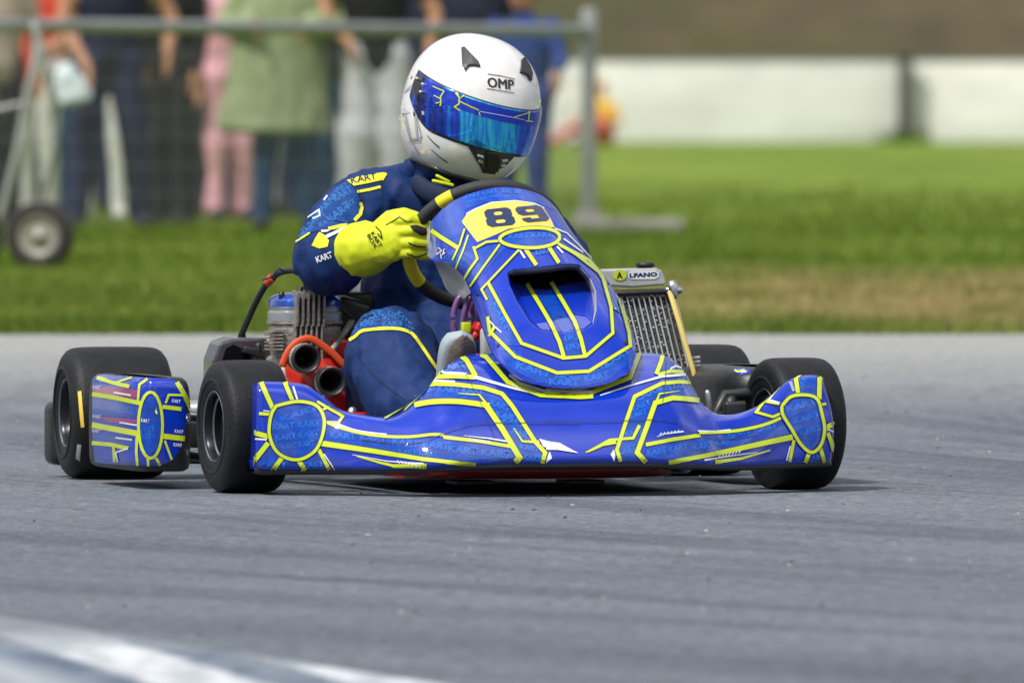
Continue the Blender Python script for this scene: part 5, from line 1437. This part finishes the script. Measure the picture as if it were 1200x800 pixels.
# ================================================================== SPECTATORS
def cmat(n, r, g, b_, rough=.8): mat(n, srgb(r, g, b_), rough, vary=.14, vscale=7, bump=.3, bscale=14)
cmat('cloth_navy', 18, 26, 52); cmat('denim_dark', 20, 30, 68); cmat('cloth_black', 13, 14, 18); cmat('cloth_red', 205, 72, 52); cmat('cloth_white', 205, 205, 200); cmat('cloth_beige', 176, 160, 146)
cmat('cloth_pink', 214, 160, 172); cmat('coat_green', 138, 150, 112); cmat('denim_teal', 14, 58, 92); cmat('cloth_grey', 186, 186, 192); cmat('cloth_blue', 28, 58, 124); cmat('cloth_yellow', 226, 182, 62)
cmat('hair_brown', 70, 48, 32); cmat('hair_fair', 150, 112, 72); cmat('shoe_dark', 40, 38, 38); cmat('shoe_pale', 190, 188, 184); cmat('cloth_rose', 214, 96, 96)
mat('skin_tan', (.50, .25, .15, 1), .55); mat('eye_dark', (.02, .015, .012, 1), .3); mat('lip', (.42, .14, .11, 1), .5); mat('bag_white', srgb(214, 226, 232), .5, vary=.1)

def hand_segs(wr, d, side, mi):
    d = V(d).normalized(); s = (V(side) - d * V(side).dot(d)).normalized(); n = d.cross(s)
    pc = wr + d * .05; sg = [([wr, pc, wr + d * .085], [(.026, .02), (.040, .017), (.038, .014)], mi, s)]
    for i in range(4):
        k = wr + d * .085 + s * (-.029 + .0195 * i); L = (.070, .080, .076, .060)[i]
        sg.append(([k, k + d * L * .5 + n * .004, k + d * L * .85 + n * .020], [.0092, .0088, .0078], mi))
    sg.append(([wr + d * .03 - s * .03, wr + d * .06 - s * .056 + n * .01, wr + d * .095 - s * .058 + n * .02], [.0135, .011, .009], mi))
    return sg

def spectator(px, py, H, heading, shirt, trousers, shoe, label, feet=((-.1, 0), (.1, 0)), arms=None, sleeve='short', hair='hair_brown', width=1.0, hairlen=0, lean=0.0, legw=1.0):
    g = ground(px, py); h = H / 1.75
    root = empty('person', (g.x, g.y, 0), heading); tag(root, label, 'person', 'spectators behind the barrier')
    M = {0: shirt, 1: trousers, 2: 'skin_tan', 3: shoe}; w = width
    sg = [([V((0, 0, .93 * h)), V((lean * .3, 0, 1.05 * h)), V((lean * .6, .0, 1.22 * h)), V((lean, 0, 1.38 * h)), V((lean, 0, 1.46 * h))], [(.165 * w, .115), (.155 * w, .11), (.178 * w, .118), (.17 * w, .10), (.07, .06)], 0, (1, 0, 0)),
          ([V((lean, 0, 1.44 * h)), V((lean, -.015, 1.55 * h))], [.056, .05], 2),
          ([V((lean, -.02, 1.575 * h)), V((lean, -.015, 1.66 * h))], [(.064, .074), (.075, .092)], 2, (1, 0, 0)),
          ([V((lean, -.10, 1.615 * h)), V((lean, -.118, 1.600 * h))], [.010, .013], 2)]
    for s in (-1, 1): sg.append(([V((lean + s * .076, 0, 1.635 * h)), V((lean + s * .079, .004, 1.60 * h))], [.014, .011], 2))
    sg.append(([V((-.085, 0, .93 * h)), V((.085, 0, .93 * h))], [.10, .10], 1))
    for s, (fx, fy_) in zip((-1, 1), feet):
        hip = V((s * .085, 0, .92 * h)); kn_ = hip.lerp(V((fx, fy_, .08)), .5) + V((0, -.025, 0)); an = V((fx, fy_, .09))
        sg.append(([hip, kn_, an], [.098 * min(legw, 1.2), .072 * legw, .058 * legw], 1)); sg.append(([V((fx, fy_ + .035, .045)), V((fx + s * .02, fy_ - .13, .035))], [.043, .036], 3, (1, 0, 0)))
    for s in (-1, 1):
        sh_ = V((lean + s * .175 * w, 0, 1.40 * h))
        if arms and arms[0 if s < 0 else 1]: el, wr = (V(q) for q in arms[0 if s < 0 else 1])
        else: el, wr = V((lean + s * .25 * w, .02, 1.12 * h)), V((lean + s * .25 * w, -.04, .88 * h))
        ms = 0 if sleeve != 'none' else 2; mf = 0 if sleeve == 'long' else 2; hf = sh_.lerp(el, .55)
        sg.append(([sh_, hf], [.060, .054], ms)); sg.append(([hf, el], [.046, .042], mf)); sg.append(([el, wr], [.043, .031], mf))
        sg += hand_segs(wr, (wr - el) * .4 + V((0, 0, -.15)), (0, -1, 0), 2)
    bd_ = blob(sg, .012, 4)
    wrinkle(bd_, .006, 9)
    obj('body', bd_, [M[i] for i in range(4)], root, weld=False)
    hr = MB(); c = V((lean, -.008, 1.645 * h)); rws = []
    for i in range(13):
        e = rad(90 - i * (12 + hairlen)); row = []
        for k in range(28):
            a = 2 * math.pi * k / 28; front = max(0, -math.sin(a)); ee = max(e, rad(32)) if front > .45 else max(e, rad(-35 - hairlen * 3)) if front < .2 else max(e, rad(0))
            row.append(c + V((.086 * math.cos(a) * math.cos(ee), .106 * math.sin(a) * math.cos(ee), .108 * math.sin(ee))))
        rws.append(row)
    hr.grid(rws, 0, wrap_u=True); obj('hair', hr, hair, root)
    ey = MB()
    for s in (-1, 1): ey.tube([V((lean + s * .032, -.098, 1.635 * h)), V((lean + s * .032, -.104, 1.635 * h))], .010, 10, 0)
    obj_split('eye', ey, 'eye_dark', root); mo = MB(); mo.tube([V((lean - .022, -.100, 1.568 * h)), V((lean, -.106, 1.565 * h)), V((lean + .022, -.100, 1.568 * h))], .006, 8, 0); obj('mouth', mo, 'lip', root)
    return root
sp_ = spectator
sp_(-6, 266, 1.74, .3, 'cloth_beige', 'cloth_black', 'shoe_dark', 'spectator in a beige long-sleeved top and black trousers at the left edge, behind the trolley', sleeve='long')
sp_(40, 262, 1.70, -.2, 'cloth_red', 'cloth_white', 'shoe_pale', 'spectator in an orange-red top and white trousers behind the trolley frame', feet=((-.05, 0), (.07, .1)), arms=(None, ((.24, -.1, 1.1), (.10, -.22, 1.0))), legw=.85)
c_ = sp_(128, 268, 1.84, .15, 'cloth_navy', 'denim_dark', 'shoe_dark', 'bare-armed man in a navy shirt and dark jeans standing with feet apart', feet=((-.19, 0), (.19, .05)), arms=(((-.27, -.03, 1.16), (-.15, -.20, .92)), ((.36, .02, 1.20), (.33, -.06, 1.0))), sleeve='none', width=1.12, legw=1.18)
sp_(120, 258, 1.72, 0, 'cloth_grey', 'cloth_white', 'shoe_pale', 'spectator in pale trousers and white shoes standing behind the man in dark jeans', legw=.85)
sp_(203, 264, 1.80, -.8, 'cloth_black', 'cloth_black', 'shoe_dark', 'spectator dressed all in black beside the man in dark jeans', sleeve='long', width=.95)
sp_(266, 258, 1.66, .6, 'cloth_pink', 'cloth_pink', 'shoe_dark', 'spectator in pale pink standing behind the green coat', feet=((-.09, 0), (.1, 0)), legw=1.15, sleeve='long')
gc = sp_(334, 271, 1.74, .1, 'coat_green', 'denim_teal', 'shoe_dark', 'woman in a sage green knee-length coat and blue jeans', feet=((-.13, 0), (.14, .02)), sleeve='long', hair='hair_fair', hairlen=3, arms=(((-.33, .0, 1.12), (-.20, -.20, 1.18)), ((.32, 0, 1.12), (.12, -.24, 1.16))), legw=1.12)
ct_ = blob([([V((0, 0, 1.44)), V((-.01, 0, 1.30)), V((-.03, 0, 1.05)), V((-.045, 0, .80)), V((-.055, .01, .56)), V((-.055, .01, .555)), V((-.055, .01, .55))], [(.12, .09), (.235, .15), (.26, .165), (.29, .18), (.335, .20), (.30, .17), (.06, .05)], 0, (1, 0, 0)),
            ([V((-.19, 0, 1.40)), V((-.33, 0, 1.12)), V((-.22, -.17, 1.17))], [.085, .078, .066], 0), ([V((.19, 0, 1.40)), V((.32, 0, 1.12)), V((.14, -.21, 1.16))], [.085, .078, .066], 0)], .014, 5)
wrinkle(ct_, .012, 6, (1, 1, .5)); obj('coat', ct_, 'coat_green', gc, weld=False)
sp_(394, 262, 1.78, -.3, 'cloth_black', 'denim_teal', 'shoe_dark', 'spectator in a black top and blue jeans between the green coat and grey trousers', sleeve='short', feet=((-.08, 0), (.1, .1)))
sp_(440, 271, 1.86, .1, 'cloth_black', 'cloth_grey', 'shoe_dark', 'man in a black T-shirt and light grey trousers behind the driver', feet=((-.125, 0), (.125, .03)), arms=(((-.30, 0, 1.22), (-.16, -.16, 1.05)), ((.34, 0, 1.2), (.30, -.05, 1.0))), width=1.08, legw=1.6)
sp_(556, 265, 1.80, -.1, 'cloth_navy', 'cloth_navy', 'shoe_dark', 'spectator in navy clothes behind the white helmet', sleeve='long', width=1.1)
sp_(614, 270, 1.42, -.5, 'cloth_blue', 'cloth_blue', 'shoe_pale', 'fair-haired child in blue leaning on the barrier beside the white helmet', sleeve='long', hair='hair_fair', arms=(((-.2, -.05, .95), (-.05, -.25, .98)), ((.28, -.08, .95), (.33, -.22, .90))))
for px, py, H_, hd2, sh2, tr2, lab in ((22, 252, 1.72, .9, 'cloth_black', 'denim_dark', 'second-row spectator in a black top and dark jeans between the beige and red tops'),
        (60, 247, 1.75, .1, 'cloth_black', 'cloth_black', 'spectator in black at the back of the crowd near the white bag'),
        (146, 247, 1.7, -.1, 'cloth_navy', 'denim_dark', 'spectator in navy and dark jeans at the very back of the crowd'),
        (190, 247, 1.78, .2, 'denim_teal', 'cloth_navy', 'spectator in a blue-green jacket and navy trousers at the back of the crowd'),
        (252, 248, 1.7, 0, 'cloth_black', 'denim_dark', 'spectator in black top and dark jeans hidden behind the one in pink'),
        (330, 247, 1.78, .1, 'cloth_navy', 'denim_teal', 'spectator in navy and blue jeans hidden behind the green coat'),
        (424, 248, 1.75, .1, 'denim_teal', 'cloth_grey', 'spectator in grey trousers and a blue-green top at the back behind the black T-shirt'),
        (84, 251, 1.75, -1.0, 'cloth_black', 'denim_teal', 'second-row spectator in blue-green jeans behind the white bag'),
        (168, 252, 1.78, 1.1, 'cloth_black', 'cloth_black', 'second-row spectator in black directly behind the man in dark jeans'),
        (232, 253, 1.74, -.8, 'cloth_grey', 'cloth_black', 'second-row spectator in a grey top and black trousers beside the one in pink'),
        (300, 252, 1.80, .7, 'cloth_navy', 'cloth_white', 'spectator in navy top and white trousers behind the green coat'),
        (366, 253, 1.76, -.9, 'cloth_red', 'denim_teal', 'second-row spectator in a red top and blue jeans at the green coat'),
        (500, 252, 1.80, .2, 'cloth_navy', 'denim_dark', 'second-row spectator in navy between the grey trousers and the white helmet')):
    sp_(px, py, H_, hd2, sh2, tr2, 'shoe_dark', lab, sleeve='long', legw=1.15)
def copy_tree(o, parent=None):
    c = o.copy(); COL.objects.link(c)
    if parent: c.parent = parent
    for ch in list(o.children): copy_tree(ch, c)
    return c
folk = [o for o in COL.objects if o.name.startswith('person') and o.get('group')]
for px, py, src, hz, lab in ((10, 244, 'black at the back of the crowd', .5, 'dark figure at the far back, seen past the beige top'), (106, 243, 'very back', -.9, 'navy figure at the far back, seen between the legs of the man in dark jeans'),
        (216, 243, 'black at the back of the crowd', 1.2, 'black figure at the far back, seen between the black trousers and the pink ones'), (318, 242, 'navy and blue jeans', .8, 'figure in navy and blue jeans at the far back, seen below the green coat hem'),
        (348, 244, 'very back', .2, 'navy figure at the far back, seen at the right of the green coat hem'), (404, 243, 'navy and blue jeans', -.6, 'figure in blue jeans at the far back, left of the grey trousers'), (462, 243, 'black at the back of the crowd', -.3, 'black figure at the far back, between grey trousers and driver')):
    so_ = next(o for o in folk if src in o['label'])
    cpy = copy_tree(so_); gg_ = ground(px, py); cpy.location = (gg_.x, gg_.y, 0); cpy.rotation_euler.z = hz; cpy['label'] = lab
bg = blob([([V((-.02, 0, .0)), V((0, 0, -.10)), V((.02, 0, -.20)), V((.02, 0, -.205))], [(.04, .02), (.10, .035), (.115, .035), (.03, .01)], 0, (1, 0, 0))], .012, 4); wrinkle(bg, .014, 12)
bo = obj('paper_bag', bg, 'bag_white', weld=False); gg = ground(128, 268); bo.location = (gg.x - .22, gg.y - .26, .92); tag(bo, 'white bag held by the bare-armed man in the navy shirt', 'bag')

# person sitting on the grass by the far wall
gs_ = ground(702, 173); root = empty('person', (gs_.x, gs_.y, 0), 0); tag(root, 'person in yellow top and red trousers sitting on the far grass', 'person')
sg = [([V((.05, 0, .16)), V((.06, .02, .36)), V((.04, 0, .58)), V((.03, 0, .66))], [(.17, .13), (.16, .12), (.18, .12), (.07, .06)], 0, (1, 0, 0)), ([V((.03, 0, .66)), V((.03, -.02, .76))], [.055, .05], 2), ([V((.03, -.02, .79)), V((.03, -.02, .88))], [(.068, .08), (.075, .092)], 2, (1, 0, 0)),
      ([V((-.02, -.02, .13)), V((-.34, -.18, .30)), V((-.62, -.25, .09))], [.11, .08, .06], 1), ([V((.12, -.02, .13)), V((.02, -.36, .36)), V((-.22, -.46, .09))], [.11, .08, .06], 1), ([V((-.62, -.25, .06)), V((-.76, -.30, .06))], [.05, .04], 3), ([V((-.22, -.46, .06)), V((-.36, -.52, .06))], [.05, .04], 3),
      ([V((-.13, 0, .58)), V((-.24, -.12, .38))], [.06, .048], 0), ([V((-.24, -.12, .38)), V((-.30, -.26, .36))], [.045, .034], 2), ([V((.2, 0, .58)), V((.26, -.10, .36))], [.06, .048], 0), ([V((.26, -.10, .36)), V((.12, -.28, .36))], [.045, .034], 2)]
sg += hand_segs(V((-.30, -.26, .36)), (-.3, -.6, -.3), (1, 0, 0), 2) + hand_segs(V((.12, -.28, .36)), (-.6, -.5, -.2), (0, -1, 0), 2)
sb_ = blob(sg, .012, 4); obj('body', sb_, ['cloth_yellow', 'cloth_rose', 'skin_tan', 'shoe_dark'], root, weld=False)
hr = MB(); hr.grid([[V((.03, -.01, .85)) + V((.085 * math.cos(a) * math.cos(e), .104 * math.sin(a) * math.cos(e), .105 * math.sin(e))) for a in (2 * math.pi * k / 24 for k in range(24))] for e in (1.57, 1.3, 1.0, .7, .45)], 0, wrap_u=True); obj('cap', hr, 'cloth_yellow', root)

# ================================================================== LIGHT, SKY, CAMERA
SUN_EL, SUN_AZ = rad(54), rad(222)     # azimuth clockwise from +y
w = bpy.data.worlds.new('World'); scene.world = w; w.use_nodes = True
nt = w.node_tree; bg_ = nt.nodes['Background']
sky = nt.nodes.new('ShaderNodeTexSky'); sky.sky_type = 'NISHITA'; sky.sun_disc = False
sky.sun_elevation = SUN_EL; sky.sun_rotation = SUN_AZ; sky.air_density = 1.0; sky.dust_density = 2.0
tc = nt.nodes.new('ShaderNodeTexCoord').outputs['Generated']
s = nt.nodes.new('ShaderNodeSeparateXYZ'); nt.links.new(tc, s.inputs[0])
dz = nmath(nt, 'MAXIMUM', s.outputs[2], .08)
cm = nt.nodes.new('ShaderNodeCombineXYZ'); nt.links.new(nmath(nt, 'DIVIDE', s.outputs[0], dz), cm.inputs[0]); nt.links.new(nmath(nt, 'DIVIDE', s.outputs[1], dz), cm.inputs[1])
cl1 = nnoise(nt, cm.outputs[0], .55, 7, .6, .4)
cl2 = nnoise(nt, cm.outputs[0], 1.1, 6, .58, .5)
cc_ = nramp(nt, cl2, [(.34, (3.6, 3.9, 4.4)), (.50, (9.0, 9.2, 9.6)), (.60, (17.0, 17.0, 16.8)), (.74, (26.0, 25.6, 25.0))])
mixc = nmix(nt, smooth(nt, cl1, .34, .56), sky.outputs[0], cc_)
up_ = nmath(nt, 'ADD', .38, nmath(nt, 'MULTIPLY', nmath(nt, 'MAXIMUM', s.outputs[2], 0.0), 1.05))   # an overcast dome is brightest overhead
vg = nt.nodes.new('ShaderNodeCombineXYZ')
for q in range(3): nt.links.new(up_, vg.inputs[q])
mixc = nmix(nt, 1.0, mixc, vg.outputs[0], 'MULTIPLY')
nt.links.new(mixc, bg_.inputs['Color']); bg_.inputs['Strength'].default_value = .07
sd = bpy.data.lights.new('Sun', 'SUN'); sd.energy = 2.7; sd.angle = rad(7); sd.color = (1, .965, .91)
so2 = link(bpy.data.objects.new('sun', sd))
dirv = V((math.sin(SUN_AZ) * math.cos(SUN_EL), math.cos(SUN_AZ) * math.cos(SUN_EL), math.sin(SUN_EL)))
so2.rotation_euler = dirv.to_track_quat('Z', 'Y').to_euler(); so2.location = dirv * 50
cd = bpy.data.cameras.new('camera'); co_ = link(bpy.data.objects.new('camera', cd))
co_.location = CAM; co_.rotation_euler = (rad(90) - PITCH, 0, 0)
cd.sensor_width = 36; cd.lens = 36 * FPX / 1200; cd.clip_start = .5; cd.clip_end = 6000
cd.dof.use_dof = True; cd.dof.focus_distance = 27.95; cd.dof.aperture_fstop = cd.lens / 1000 / .048; cd.dof.aperture_blades = 9
scene.camera = co_
scene.view_settings.view_transform = 'Standard'; scene.view_settings.look = 'None'; scene.view_settings.gamma = 1; scene.view_settings.exposure = 0.40
scene.cycles.use_denoising = True
scene.cycles.max_bounces = 8
